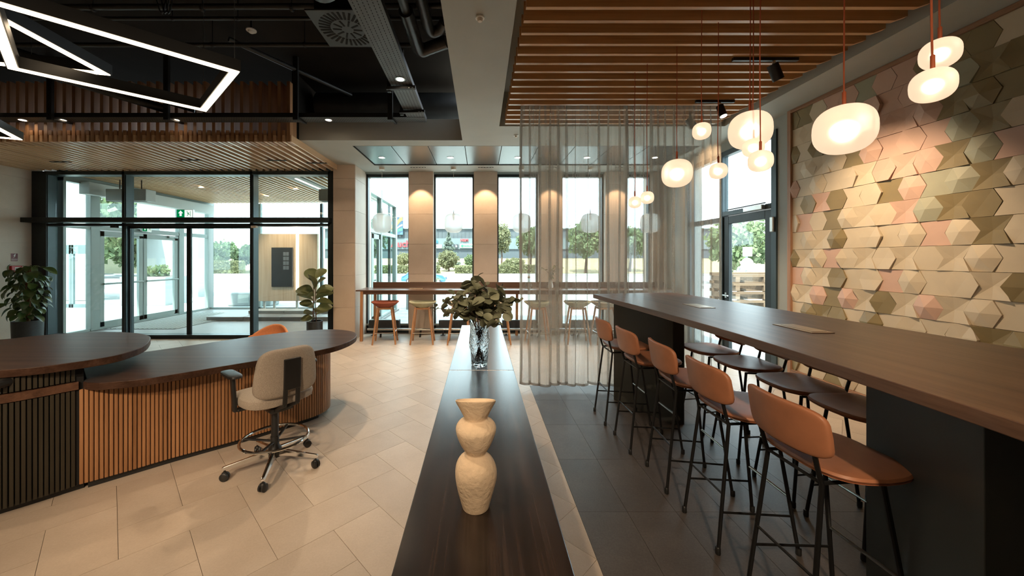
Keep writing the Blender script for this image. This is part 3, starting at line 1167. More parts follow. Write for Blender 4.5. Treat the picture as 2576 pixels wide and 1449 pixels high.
# ---- rough clay vase
prof = [(0.0, 0.0), (0.030, 0.0), (0.0345, 0.006), (0.042, 0.035), (0.0495, 0.068), (0.0515, 0.088), (0.0485, 0.106),
        (0.040, 0.121), (0.029, 0.130), (0.0245, 0.134), (0.0275, 0.140), (0.037, 0.155), (0.0455, 0.174), (0.0505, 0.192),
        (0.0490, 0.203), (0.041, 0.2125), (0.0315, 0.2175), (0.028, 0.221), (0.031, 0.228), (0.040, 0.245), (0.0490, 0.262),
        (0.0480, 0.265), (0.0455, 0.264), (0.030, 0.238), (0.022, 0.222), (0.0, 0.20)]
pts = catmull([(a, 0, b) for a, b in prof], False, 3)
v_ = MB((-0.012, 0.925, CZ))
v_.lathe([(max(p.x, 0), p.z) for p in pts], (-0.012, 0.925, CZ), 48)
for i, p in enumerate(v_.v):                                   # thrown by hand: slightly uneven
    a = math.atan2(p.y, p.x)
    k = 1 + 0.018 * math.sin(2 * a + p.z * 30) + 0.012 * math.sin(3 * a - p.z * 55)
    lip = max(0.0, (p.z - 0.222) / 0.043) if i < len(v_.v) else 0
    v_.v[i] = Vector((p.x * k, p.y * k, p.z - 0.30 * p.y * min(1, lip)))
cv = v_.build('clay_vase', 'clay', None, smooth=True, loc=(-0.012, 0.925, CZ))
tag(cv, 'hourglass vase of rough sand coloured clay on dark console', 'vase')

# ---- glass vase
GV = Vector((-0.007, 2.145, CZ))
prof = [(0.0, 0.0), (0.040, 0.0), (0.046, 0.006), (0.048, 0.04), (0.052, 0.085), (0.058, 0.12), (0.0595, 0.15), (0.055, 0.185),
        (0.053, 0.22), (0.055, 0.245), (0.0515, 0.245), (0.049, 0.20), (0.054, 0.145), (0.047, 0.085), (0.043, 0.03), (0.035, 0.018), (0.0, 0.016)]
v_ = MB(GV)
v_.lathe(prof, GV, 40)
for i, p in enumerate(v_.v):
    a = math.atan2(p.y, p.x)
    k = 1 + 0.035 * math.sin(3 * a + p.z * 40) + 0.03 * math.sin(5 * a - p.z * 70)
    v_.v[i] = Vector((p.x * k, p.y * k, p.z))
gv = v_.build('glass_vase', 'vase_glass', None, smooth=True, loc=GV)
tag(gv, 'clear rippled glass vase holding the leafy bouquet', 'vase')

# ---- eucalyptus bouquet
eb = thing('eucalyptus_bouquet', 'bushy bouquet of grey green eucalyptus in glass vase', 'bouquet', GV)


def leaf_mesh(name, L, W, mat, n=10, cup=0.15, tip=0.0, seg=4, oval=False):
    """flat-ish leaf lying along +X from the origin, cupped along its midrib"""
    vs, fs = [], []
    for i in range(n + 1):
        t = i / n
        w = W * (math.sin(PI * t ** (1.0 + tip)) ** 0.62 if 0 < t < 1 else 0)
        if oval:
            t = (1 - math.cos(PI * t)) / 2
            w = W * math.sqrt(max(0.0, 1 - (2 * t - 1) ** 2))
        z = -cup * L * (t - 0.1) ** 2
        for j in range(-seg // 2, seg // 2 + 1):
            s = j / (seg / 2)
            vs.append((L * t, w * s, z + abs(s) * w * 0.28))
    m_ = seg + 1
    for i in range(n):
        for j in range(seg):
            fs.append((i * m_ + j, (i + 1) * m_ + j, (i + 1) * m_ + j + 1, i * m_ + j + 1))
    me = bpy.data.meshes.new(name)
    me.from_pydata(vs, [], fs)
    for p in me.polygons:
        p.use_smooth = True
    me.materials.append(M(mat))
    return me


eu = [leaf_mesh('leaf', 0.058, 0.0270, 'eucalyptus_leaf', 10, 0.25, oval=True), leaf_mesh('leaf', 0.048, 0.0235, 'eucalyptus_leaf', 10, 0.15, oval=True),
      leaf_mesh('leaf', 0.064, 0.0285, 'eucalyptus_leaf', 10, 0.4, oval=True)]
re = random.Random(11)
STEMS = 24
for sidx in range(STEMS):
    az = sidx * 2.399 + re.uniform(-0.2, 0.2)
    f_ = (sidx + 0.5) / STEMS
    el = 1.45 * f_ ** 0.75                       # angle from upright
    R0 = 0.245 + re.uniform(-0.015, 0.02)
    e = Vector((R0 * math.sin(el) * math.cos(az), R0 * math.sin(el) * math.sin(az) * 0.9, 0.265 + 0.215 * math.cos(el) + re.uniform(-0.02, 0.015)))
    if sidx == 0:
        e = Vector((-0.01, 0.0, 0.515))
    if sidx == 21:
        e = Vector((-0.265, -0.03, 0.335))
    if sidx == 22:
        e = Vector((0.235, -0.02, 0.37))
    p0 = Vector((-0.026 * math.cos(az), -0.026 * math.sin(az), 0.025))
    p1 = Vector((0.030 * math.cos(az), 0.030 * math.sin(az), 0.235))
    p2 = Vector((e.x * 0.55, e.y * 0.55, 0.235 + (e.z - 0.235) * 0.62 + 0.02))
    path = catmull([p0, p1, p2, e], False, 6)
    MB().tube(path, [0.0026 - 0.0017 * i / len(path) for i in range(len(path))], 5).build('stem', 'bark', eb)
    nl = 12
    for k in range(nl):
        t = 0.44 + 0.56 * (k + 0.6) / nl
        f = t * (len(path) - 1)
        i = min(int(f), len(path) - 2)
        pos = path[i].lerp(path[i + 1], f - i)
        yaw = re.uniform(0, 2 * PI)
        s_ = re.uniform(0.75, 1.12) * (0.7 if k == nl - 1 else 1.0)
        inst('leaf', eu[re.randrange(3)], eb, pos, (re.uniform(-1.1, 1.1), re.uniform(-1.0, 0.8), yaw), s_)

# ================================================================== RECEPTION DESKS
LZ, UZ = 0.75, 0.91
low_top = catmull([(-2.60, 2.520), (-2.363, 2.616), (-2.127, 2.822), (-1.917, 3.02), (-1.57, 3.335), (-1.385, 3.61),
                   (-1.345, 3.97), (-1.47, 4.28), (-1.757, 4.43), (-2.05, 4.37), (-2.296, 4.21), (-2.593, 3.90), (-2.883, 3.555),
                   (-3.11, 3.30)], False, 6)
low_poly = [(p[0], p[1]) for p in [Vector(q) for q in low_top]]
low_poly += [(-3.325, 3.075), (-2.79, 2.615), (-2.765, 2.575), (-2.735, 2.545), (-2.69, 2.527)]
ld = thing('reception_desk', 'low curved reception desk with vertical oak slats and rounded end', 'desk', (-2.1, 3.3, 0))
do = ld.location
wood('desk_wood_a', (0.026, 0.013, 0.008), (0.050, 0.026, 0.017), (0.078, 0.042, 0.028), 'X', 0.36, 1.0, 0, 0.0, 1.0, 0.05, 0.08)
nt = M('desk_wood_a').node_tree
for nd in nt.nodes:
    if nd.type == 'MAPPING':
        nd.inputs['Rotation'].default_value = (0, 0, -0.77)
MB(do).prism(low_poly, LZ - 0.05, LZ).build('desktop', 'desk_wood_a', ld, bevel=0.004)
front = catmull([(-2.765, 2.545), (-2.60, 2.69), (-2.42, 2.872), (-2.0625, 3.186), (-1.72, 3.545), (-1.612, 3.69),
                 (-1.585, 3.82), (-1.62, 3.95), (-1.72, 4.03), (-1.86, 4.04)], False, 10)
core = [(p[0], p[1]) for p in [Vector((q[0], q[1], 0)) for q in front]]
core_in = core + [(-2.2, 3.86), (-2.6, 3.45), (-2.9, 3.15), (-3.2, 2.95)]
MB(do).prism(core_in, 0.045, LZ - 0.05).build('body', 'desk_oak_back', ld)
pl = [(-2.74, 2.58), (-2.41, 2.91), (-2.06, 3.22), (-1.74, 3.56), (-1.63, 3.72), (-1.66, 3.93), (-1.86, 4.0), (-2.2, 3.8), (-3.15, 2.95)]
MB(do).prism(pl, 0.0, 0.045).build('plinth', 'black_plastic', ld)
pts3 = [Vector((p[0], p[1], 0)) for p in core]
sm = None
for idx, (p, d) in enumerate(resample(pts3, 0.0245)):
    ang = math.atan2(d.y, d.x)
    nrm = Vector((d.y, -d.x, 0))
    loc = p + nrm * 0.004
    if sm is None:
        so = MB().box(-0.0098, 0.0098, -0.008, 0.008, 0.045, LZ - 0.052).build('slat', 'desk_oak', ld, bevel=0.003, seg=1)
        sm = so.data
        so.location = loc - do
        so.rotation_euler = (0, 0, ang)
    else:
        inst('slat', sm, ld, loc - do, (0, 0, ang), (0.72, 1, 1) if idx in (19, 38, 57) else None)

up = catmull([(-2.80, 3.13), (-2.655, 2.915), (-2.592, 2.70), (-2.615, 2.57), (-2.70, 2.453), (-2.82, 2.35), (-2.965, 2.28),
              (-3.4, 2.11), (-4.0, 1.98), (-4.7, 2.0), (-5.05, 2.3), (-4.9, 2.75), (-4.45, 3.02), (-4.09, 3.146),
              (-3.96, 3.296), (-3.765, 3.42), (-3.487, 3.478), (-3.19, 3.42), (-2.95, 3.29)], True, 5)
ud = thing('reception_counter', 'raised reception counter with dark slatted front and oval wooden top', 'counter', (-3.6, 2.7, 0))
uo = ud.location
MB(uo).prism([(p[0], p[1]) for p in [Vector((q[0], q[1])) for q in up]], UZ - 0.05, UZ).build('countertop', 'desk_wood_a', ud, bevel=0.004)
ub = [(-2.748, 2.560), (-2.99, 2.29), (-3.3, 2.16), (-4.0, 2.1), (-4.6, 2.2), (-4.75, 2.45), (-4.5, 2.8), (-4.0, 3.0), (-3.36, 3.10)]
MB(uo).prism(ub, 0.045, UZ - 0.05).build('body', 'slot_black', ud)
MB(uo).prism([(a + 0.0 - 0.02, b + 0.02) for a, b in ub], 0.0, 0.045).build('plinth', 'black_plastic', ud)
fpath = [Vector((-3.9, 2.10, 0)), Vector((-3.3, 2.150, 0)), Vector((-2.985, 2.285, 0)), Vector((-2.768, 2.542, 0))]
fp = catmull(fpath, False, 8)
for (z0, z1) in ((0.045, 0.698), (0.762, UZ - 0.055)):
    sm = None
    for (p, d) in resample(fp, 0.0236):
        nrm = Vector((d.y, -d.x, 0))
        if sm is None:
            so = MB().box(-0.0092, 0.0092, -0.007, 0.007, z0, z1).build('slat', 'dark_slat', ud, bevel=0.002, seg=1)
            sm = so.data
            so.location = p + nrm * 0.006 - uo
            so.rotation_euler = (0, 0, math.atan2(d.y, d.x))
        else:
            inst('slat', sm, ud, p + nrm * 0.006 - uo, (0, 0, math.atan2(d.y, d.x)))
bn = MB(uo)
for a, b in zip(fp[:-1], fp[1:]):
    bn.bar((a.x + 0.003, a.y - 0.006, 0.729), (b.x + 0.006, b.y - 0.003, 0.729), 0.03, 0.052)
bn.build('wood_band', 'desk_wood', ud)
MB(uo).box(-3.35, -2.93, 2.22, 2.40, UZ - 0.11, UZ - 0.052).build('cable_tray', 'black_plastic', ud, bevel=0.02)

# ================================================================== LONG BAR TABLE
TZ = 1.20
tb = thing('bar_table', 'long boat shaped walnut bar table on dark pedestals', 'table', (1.85, 2.6, 0))
to = tb.location
left_e = [(1.262, 4.15), (1.30, 3.55), (1.345, 2.9), (1.362, 2.3), (1.360, 1.7), (1.330, 1.1), (1.315, 0.9), (1.27, 0.45)]
right_e = [(2.43, 0.45), (2.40, 0.9), (2.395, 1.6), (2.38, 2.2), (2.345, 2.9), (2.32, 3.6), (2.26, 4.32)]
tp = catmull(left_e, False, 6) + catmull(right_e, False, 6)
tp = [(Vector(q)[0], Vector(q)[1]) for q in tp] + [(1.9, 4.30)]
MB(to).prism(tp, TZ - 0.045, TZ).build('tabletop', 'walnut', tb, bevel=0.003)
MB(to).prism([(1.506, 4.187), (1.85, 3.556), (1.96, 3.556), (2.22, 4.187)], 0, TZ - 0.045).build('pedestal', 'pedestal', tb, bevel=0.004)
MB(to).prism([(1.85, 1.775), (1.99, 1.775), (2.22, 1.13), (1.54, 1.13)], 0, TZ - 0.045).build('pedestal', 'pedestal', tb, bevel=0.004)
for (y0, y1) in ((1.97, 2.235), (2.97, 3.23)):
    pb = MB(to).box(1.764, 1.889, y0, y1, TZ, TZ + 0.004).build('power_box', 'brass', tb, bevel=0.001, seg=1)
    MB(to).box(1.79, 1.872, y0 + 0.03, y1 - 0.03, TZ + 0.004, TZ + 0.0055).build('lid', 'brass', pb)

# ---- leather bar stools


def make_stool(label):
    t = thing('bar_stool', label, 'stool', (0, 0, 0), 0, 'leather bar stools at the long table')
    # seat: rounded leather pad, front towards +x
    def seat_fn(p):
        k = 1 - 0.16 * (p.x / 0.235) * (1 if p.x < 0 else -0.3)
        return (p.x, p.y * (1.0 if p.x < 0 else 1.0 - 0.10 * p.x / 0.22), p.z + 0.35 * (p.x - 0.02) ** 2 * (1 if p.x > 0 else 0.6) + 0.22 * p.y ** 2)
    s = MB().sell((0.045, 0, 0.728), 0.198, 0.222, 0.020, 0.55, 0.56, 40, 10, seat_fn).build('seat', 'leather', t, smooth=True)
    MB().sell((0.045, 0, 0.716), 0.195, 0.219, 0.010, 0.6, 0.56, 40, 6, seat_fn).build('seat_shell', 'leather', t, smooth=True)
    # backrest pad
    def back_fn(p):
        return (p.x + 1.15 * p.y ** 2 - 0.16 * p.z, p.y, p.z - 0.0 * abs(p.y))
    MB().sell((-0.215, 0, 0.900), 0.017, 0.205, 0.101, 0.42, 0.40, 32, 16, back_fn).build('backrest', 'leather', t, smooth=True)
    for sg in (-1, 1):
        MB().tube([(-0.215, sg * 0.165, 0.012), (-0.138, sg * 0.135, 0.685), (-0.150, sg * 0.137, 0.72), (-0.188, sg * 0.142, 0.86)],
                  0.0095, 8).build('leg', 'black_metal', t, smooth=True)
        MB().tube([(0.215, sg * 0.170, 0.012), (0.125, sg * 0.125, 0.700)], 0.0095, 8).build('leg', 'black_metal', t, smooth=True)
        MB().tube([(-0.190, sg * 0.156, 0.22), (0.190, sg * 0.158, 0.20)], 0.0065, 6).build('side_rail', 'black_metal', t)
        MB().tube([(-0.139, sg * 0.135, 0.69), (0.125, sg * 0.127, 0.695)], 0.008, 6).build('seat_rail', 'black_metal', t)
        for xx in (-0.216, 0.216):
            MB().lathe([(0.0, 0.0), (0.012, 0.0), (0.014, 0.006), (0.0135, 0.035), (0.010, 0.040)], (xx * 1.0, sg * (0.165 if xx < 0 else 0.170), 0.0), 10).build('foot', 'black_plastic', t, smooth=True)
    MB().tube([(-0.180, -0.152, 0.315), (-0.180, 0.152, 0.315)], 0.0065, 6).build('back_rail', 'black_metal', t)
    MB().tube([(0.180, -0.155, 0.30), (0.180, 0.155, 0.30)], 0.0075, 8).build('footrest', 'steel', t, smooth=True)
    MB().tube([(-0.138, -0.135, 0.688), (-0.138, 0.135, 0.688)], 0.008, 6).build('seat_rail', 'black_metal', t)
    return t


names_l = ['tan leather bar stool at the far left end of table by the curtain',
           'tan leather bar stool on the left side, second from the curtain',
           'tan leather bar stool in the middle of the left row',
           'tan leather bar stool on the left side, second nearest the viewer',
           'tan leather bar stool nearest the viewer, largest of the left row']
names_r = ['leather seat across the table, farthest from the viewer near the glass door',
           'leather stool across the table, second from the glass door',
           'leather stool across the table, third from the glass door',
           'leather stool across the table just behind the near dark pedestal']
st0 = make_stool(names_l[0])
st0.location = (1.41, 3.705, 0)
for (x, y, rz), nm in zip(((1.435, 3.19, 0.02), (1.49, 2.67, -0.05), (1.50, 2.165, 0.0), (1.515, 1.635, 0.03)), names_l[1:]):
    dup(st0, (x, y, 0), rz, nm)
for (x, y, rz), nm in zip(((2.215, 3.52, PI + 0.05), (2.225, 3.04, PI - 0.03), (2.225, 2.545, PI), (2.24, 2.13, PI + 0.02)), names_r):
    dup(st0, (x, y, 0), rz, nm)

# ================================================================== OFFICE CHAIR at the desk
oc = thing('office_chair', 'grey wool drafting chair with chrome footring on castors', 'chair', (-1.58, 2.84, 0), math.radians(51))
MB().lathe([(0.0, 0.085), (0.045, 0.085), (0.05, 0.10), (0.045, 0.15), (0.030, 0.17), (0.030, 0.24)], (0, 0, 0), 20).build('hub', 'black_plastic', oc, smooth=True)
for k in range(5):
    a = math.radians(214 + 72 * k - 51)
    ca, sa = math.cos(a), math.sin(a)
    lg = MB()
    vs = []
    for (rr, w, z0, z1) in ((0.035, 0.042, 0.095, 0.145), (0.18, 0.034, 0.088, 0.122), (0.325, 0.026, 0.076, 0.102), (0.335, 0.020, 0.078, 0.098)):
        for (s_, z) in ((-1, z0), (1, z0), (0.7, z1), (-0.7, z1)):
            vs.append((rr * ca - s_ * w / 2 * sa, rr * sa + s_ * w / 2 * ca, z))
    fs = [(0, 1, 2, 3), (15, 14, 13, 12)]
    for q in range(3):
        for e in range(4):
            fs.append((q * 4 + e, q * 4 + 4 + e, q * 4 + 4 + (e + 1) % 4, q * 4 + (e + 1) % 4))
    lg.add(vs, fs)
    leg = lg.build('leg', 'chrome', oc, bevel=0.004)
    cx, cy = 0.318 * ca, 0.318 * sa
    ct = MB()
    b = a + 1.1
    for off in (-0.0135, 0.0135):
        c0 = Vector((cx + off * math.cos(b), cy + off * math.sin(b), 0.029))
        ax = Vector((math.cos(b), math.sin(b), 0)) * 0.009
        ct.tube([c0 - ax, c0 - ax * 0.6, c0 + ax * 0.6, c0 + ax], [0.024, 0.029, 0.029, 0.024], 16)
    ct.tube([(cx, cy, 0.03), (cx, cy, 0.08)], 0.007, 8)
    ct.sell((cx, cy, 0.046), 0.020, 0.020, 0.018, 0.8, 0.8, 12, 6)
    ct.build('castor', 'black_plastic', oc, smooth=True)
MB().tube([(0, 0, 0.16), (0, 0, 0.47)], 0.026, 16).build('column', 'black_plastic', oc, smooth=True)
ring = [(0.232 * math.cos(2 * PI * k / 48), 0.232 * math.sin(2 * PI * k / 48), 0.225) for k in range(49)]
MB().tube(ring, 0.0105, 8, False).build('foot_ring', 'chrome', oc, smooth=True)
for k in range(4):
    a = PI / 4 + k * PI / 2
    MB().bar((0.02 * math.cos(a), 0.02 * math.sin(a), 0.20), (0.228 * math.cos(a), 0.228 * math.sin(a), 0.225), 0.022, 0.010).build('ring_spoke', 'black_plastic', oc, bevel=0.002)
mech = MB().box(-0.085, 0.085, -0.14, 0.10, 0.455, 0.515)
mech.build('mechanism', 'black_plastic', oc, bevel=0.02)
MB().tube([(0.08, 0.0, 0.49), (0.19, -0.02, 0.485), (0.24, -0.02, 0.49)], 0.008, 8).build('lever', 'black_plastic', oc)
MB().tube([(0.235, -0.02, 0.49), (0.275, -0.02, 0.492)], 0.009, 8).build('lever_tip', 'cream_plastic', oc)
MB().sell((0, 0.03, 0.560), 0.250, 0.240, 0.048, 0.5, 0.55, 36, 10, lambda p: (p.x, p.y, p.z + (0.12 * p.x ** 2) - (0.25 * max(0, p.y - 0.12) ** 1))).build('seat', 'wool', oc, smooth=True)


def bfn(p):
    return (p.x * (1.0 - 0.10 * (p.z / 0.18)), p.y + 0.85 * p.x ** 2 - 0.10 * p.z, p.z)


MB().sell((0, -0.235, 0.778), 0.212, 0.040, 0.175, 0.45, 0.42, 36, 18, bfn).build('backrest', 'wool', oc, smooth=True)
bs = MB()
for s_ in (-1, 1):
    bs.bar((s_ * 0.045, -0.10, 0.47), (s_ * 0.045, -0.275, 0.55), 0.028, 0.022)
    bs.bar((s_ * 0.045, -0.275, 0.545), (s_ * 0.043, -0.288, 0.68), 0.030, 0.020, (0, 1, 0))
bs.build('back_bracket', 'black_plastic', oc, bevel=0.006)
MB().bar((0, -0.289, 0.66), (0, -0.298, 0.885), 0.118, 0.018, (0, 1, 0)).build('back_plate', 'black_plastic', oc, bevel=0.006)
for s_ in (-1, 1):
    ar = MB()
    ar.bar((s_ * 0.06, 0.02, 0.508), (s_ * 0.255, 0.02, 0.508), 0.05, 0.022)
    ar.bar((s_ * 0.262, 0.02, 0.50), (s_ * 0.275, 0.03, 0.75), 0.046, 0.026, (1, 0, 0))
    am = ar.build('armrest', 'black_plastic', oc, bevel=0.008)
    MB().sell((s_ * 0.272, 0.06, 0.762), 0.045, 0.125, 0.014, 0.5, 0.5, 24, 8).build('arm_pad', 'black_plastic', am, smooth=True)

# ---- orange visitor chair behind the desk
vc = thing('visitor_chair', 'orange upholstered shell chair behind the reception desk', 'chair', (-2.80, 4.86, 0), math.radians(183))
sh = MB()
vs, fs = [], []
NU, NV = 24, 14
for j in range(NV + 1):
    v = j / NV
    for k in range(NU + 1):
        u = -1 + 2 * k / NU
        half = 0.270 * (0.90 + 0.10 * math.sin(PI * min(1, v * 1.1)))
        x = half * u
        if v < 0.45:
            y = 0.24 - v / 0.45 * 0.42
            z = 0.445 - 0.03 * math.sin(PI * v / 0.45) + 0.12 * abs(u) ** 3 * (v / 0.45)
        else:
            w = (v - 0.45) / 0.55
            y = -0.18 - 0.06 * math.sin(w * PI / 2) - 0.02 * w + 0.18 * u * u
            z = 0.445 + w * (0.250 - 0.115 * abs(u) ** 2.4) + 0.12 * abs(u) ** 3 * (1 - w)
        vs.append((x, y, z))
for j in range(NV):
    for k in range(NU):
        a = j * (NU + 1) + k
        fs.append((a, a + 1, a + NU + 2, a + NU + 1))
sh.add(vs, fs)
so = sh.build('shell', 'orange_fabric', vc, smooth=True)
md = so.modifiers.new('thickness', 'SOLIDIFY')
md.thickness = 0.035
md = so.modifiers.new('soften', 'SUBSURF')
md.levels = md.render_levels = 1
for sx in (-1, 1):
    for sy in (-1, 1):
        MB().tube([(sx * 0.10, sy * 0.10, 0.42), (sx * 0.24, sy * 0.22, 0.0)], [0.014, 0.010], 8).build('leg', 'leg_oak', vc, smooth=True)
# ================================================================== PENDANTS over the table
PEND = [
    (1.863, 1.895, 2.260, 0.25, 'largest glowing opal pendant, nearest of the three big ones over the table'),
    (1.808, 2.480, 2.459, 0.25, 'large glowing opal pendant behind two small overlapping ones'),
    (1.747, 3.290, 2.357, 0.25, 'large glowing opal pendant hanging farthest along the table, before the curtain'),
    (1.654, 2.766, 2.552, 0.125, 'small glowing opal pendant hanging highest, before the curtain top'),
    (1.855, 2.885, 2.282, 0.125, 'small glowing opal pendant alone before the right edge of the curtain'),
    (1.527, 3.660, 2.155, 0.12, 'smallest leftmost glowing opal pendant, lower of the far pair'),
    (1.576, 3.498, 2.175, 0.12, 'small glowing opal pendant, right one of the far pair'),
    (1.794, 2.433, 2.330, 0.125, 'small glowing opal pendant directly in front of a large one'),
    (1.630, 2.153, 2.167, 0.125, 'small glowing opal pendant below the other small one, right of it'),
    (1.973, 1.588, 2.479, 0.125, 'small glowing opal pendant at upper right, rear of the close pair'),
    (1.724, 1.410, 2.260, 0.125, 'small glowing opal pendant at right, front and lower of the close pair'),
]
for (x, y, z, D, lab) in PEND:
    t = thing('opal_pendant', lab, 'pendant lamp', (x, y, z), 0, 'lit opal glass pendants over the long table')
    R = D / 2
    g_ = MB().sell((0, 0, 0), R, R, R * 0.97, 0.80, 1.0, 32, 20).build('glass_shade', 'opal_lit', t, smooth=True)
    MB().sell((0, 0, -R * 0.05), R * 0.32, R * 0.32, R * 0.32, 1, 1, 16, 10).build('bulb', 'bulb_glow', t, smooth=True)
    k = D / 0.25
    MB().lathe([(0.0085 * (0.6 + 0.4 * k), R * 0.93), (0.0085 * (0.6 + 0.4 * k), R * 0.93 + 0.075 * (0.45 + 0.55 * k)), (0.004, R * 0.93 + 0.08 * (0.45 + 0.55 * k))], (0, 0, 0), 12).build('cap', 'cord_orange', t, smooth=True)
    top = ZC + 0.30 - z
    n_ = 8
    pth = []
    for i in range(n_ + 1):
        q = i / n_
        pth.append((0.004 * math.sin(q * 7 + x * 9) * (1 - q), 0.003 * math.sin(q * 5 + y * 9) * (1 - q), R * 0.95 + (top - R * 0.95) * q))
    pth[0] = (0, 0, R * 0.95)
    MB().tube(pth, 0.0034, 6).build('cord', 'cord_orange', t)

# unlit pendants over the window counter
wp = ['unlit frosted globe pendant in the first window beside the pillar', 'unlit frosted globe pendant in the second window above the spruce',
      'unlit frosted globe pendant at the left edge of the curtain', 'unlit frosted globe pendant behind the curtain, second from its left edge',
      'unlit frosted globe pendant behind the curtain, nearest the glass door']
for x, lab in zip((-2.0, -0.548, 0.83, 2.226, 3.435), wp):
    t = thing('window_pendant', lab, 'pendant lamp', (x, 7.5, 2.315), 0, 'unlit pendants over the window counter')
    R = 0.188
    MB().sell((0, 0, 0), R, R, 0.196, 0.66, 1.0, 32, 20).build('glass_shade', 'opal_unlit', t, smooth=True)
    MB().tube([(0, 0, 0.19), (0, 0, 0.08), (0, 0, 0.06)], [0.02, 0.02, 0.012], 10).build('bulb_holder', 'steel', t, smooth=True)
    MB().lathe([(0.012, 0.19), (0.010, 0.215), (0.006, 0.30)], (0, 0, 0), 10).build('cap', 'steel', t, smooth=True)
    MB().tube([(0, 0, 0.28), (0, 0, ZC - 2.315)], 0.0035, 6).build('cord', 'cord_white', t)
    MB().lathe([(0.055, ZC - 2.315 - 0.045), (0.055, ZC - 2.315)], (0, 0, 0), 20).build('ceiling_rose', 'cream_plastic', t)

# recessed downlights in the metal ceiling
dl = ['first recessed downlight in the metal ceiling, nearest the pillar', 'second recessed downlight in the metal ceiling, right of the first pendant',
      'recessed downlight in the metal ceiling at the left edge of the curtain', 'recessed downlight in the metal ceiling behind the curtain, left one',
      'recessed downlight in the metal ceiling behind the curtain, right one']


def downlight(x, y, z, lab, energy, R=0.05, target=None, ang=1.5, grp='recessed downlights', col=(1, 0.75, 0.50)):
    t = thing('downlight', lab, 'downlight', (x, y, z), 0, grp)
    MB().lathe([(R * 1.35, -0.004), (R * 1.35, 0.0), (R, 0.002), (R, -0.004), (R * 1.35, -0.004)], (0, 0, 0), 24).build('trim_ring', 'steel', t, smooth=True)
    MB().lathe([(0.0, -0.001), (R * 0.98, -0.001), (R * 0.9, 0.004), (0, 0.004)], (0, 0, 0), 20).build('lens', 'downlight_glow', t, smooth=True)
    spot('downlight_lamp', (x, y, z - 0.012), target or (x, y, 0), energy, ang, col, 0.7, t, 0.04)
    return t


for x, lab in zip((-1.815, -0.553, 0.685, 1.95, 3.2), dl):
    downlight(x, 6.785, 3.451, lab, 45, ang=1.3)
# linear slots that wash the columns
for n, (a, b) in enumerate(COLS[:4]):
    cx = (a + b) / 2
    t = thing('linear_wallwasher', ['linear ceiling slot light above the column between first and second window', 'linear ceiling slot light above the column left of the curtain',
                                    'linear ceiling slot light above the first column behind the curtain', 'linear ceiling slot light above the second column behind the curtain'][n],
              'ceiling light', (cx, 7.47, ZC), 0, 'slot lights above the columns')
    MB(t.location).box(cx - 0.155, cx + 0.155, 7.452, 7.488, ZC - 0.003, ZC + 0.002).build('slot', 'slot_black', t)
    for k in range(5):
        MB(t.location).box(cx - 0.125 + k * 0.058, cx - 0.10 + k * 0.058, 7.458, 7.482, ZC - 0.005, ZC - 0.003).build('louvre', 'steel', t)
    spot('wallwash_lamp', (cx, 7.47, ZC - 0.02), (cx, 7.74, 2.2), 36, 1.15, (1, 0.70, 0.42), 0.35, t, 0.02)

# ================================================================== TRACK SPOTS
tr = thing('track_spotlight', 'black cylinder spotlight on a short track under the slats', 'spotlight', (2.61, 3.39, ZC))
o_ = tr.location
MB(o_).box(2.31, 2.91, 3.375, 3.405, ZC - 0.03, ZC - 0.001).build('track', 'black_metal', tr, bevel=0.002)
MB(o_).tube([(2.69, 3.39, ZC - 0.03), (2.69, 3.39, ZC - 0.055)], 0.013, 10).build('stem', 'steel', tr)
MB(o_).tube([(2.64, 3.39, ZC - 0.075), (2.745, 3.40, ZC - 0.20)], 0.0, 4)
ax0, ax1 = Vector((2.675, 3.39, ZC - 0.062)), Vector((2.745, 3.405, ZC - 0.195))
MB(o_).tube([ax0, ax1], 0.045, 24).build('lamp_head', 'black_metal', tr, smooth=True)
spot('track_lamp', (2.76, 3.41, ZC - 0.225), (3.85, 3.55, 1.60), 92, 1.40, (1, 0.74, 0.48), 1.0, tr, 0.03)
tr2 = thing('track_spotlight', 'bright spotlight shining on the right edge of the curtain', 'spotlight', (2.80, 4.30, ZC))
o_ = tr2.location
MB(o_).box(2.5, 2.95, 4.285, 4.315, ZC - 0.03, ZC - 0.001).build('track', 'black_metal', tr2, bevel=0.002)
MB(o_).tube([(2.78, 4.30, ZC - 0.03), (2.78, 4.30, ZC - 0.07)], 0.013, 10).build('stem', 'steel', tr2)
MB(o_).tube([(2.78, 4.30, ZC - 0.07), (2.80, 4.26, ZC - 0.20)], 0.040, 20).build('lamp_head', 'black_metal', tr2, smooth=True)
MB(o_).tube([(2.80, 4.26, ZC - 0.201), (2.8003, 4.2594, ZC - 0.203)], 0.034, 20).build('lens', 'downlight_glow', tr2)
spot('track_lamp', (2.802, 4.256, ZC - 0.215), (2.86, 4.48, 1.9), 55, 1.2, (1, 0.70, 0.42), 0.6, tr2, 0.03)
tr3 = thing('track_spotlight', 'spotlight hidden behind the curtain folds near its top', 'spotlight', (2.62, 4.62, ZC))
o_ = tr3.location
MB(o_).tube([(2.62, 4.62, ZC - 0.02), (2.62, 4.62, ZC - 0.10)], 0.013, 10).build('stem', 'black_metal', tr3)
MB(o_).tube([(2.60, 4.63, ZC - 0.10), (2.66, 4.60, ZC - 0.22)], 0.045, 20).build('lamp_head', 'black_metal', tr3, smooth=True)

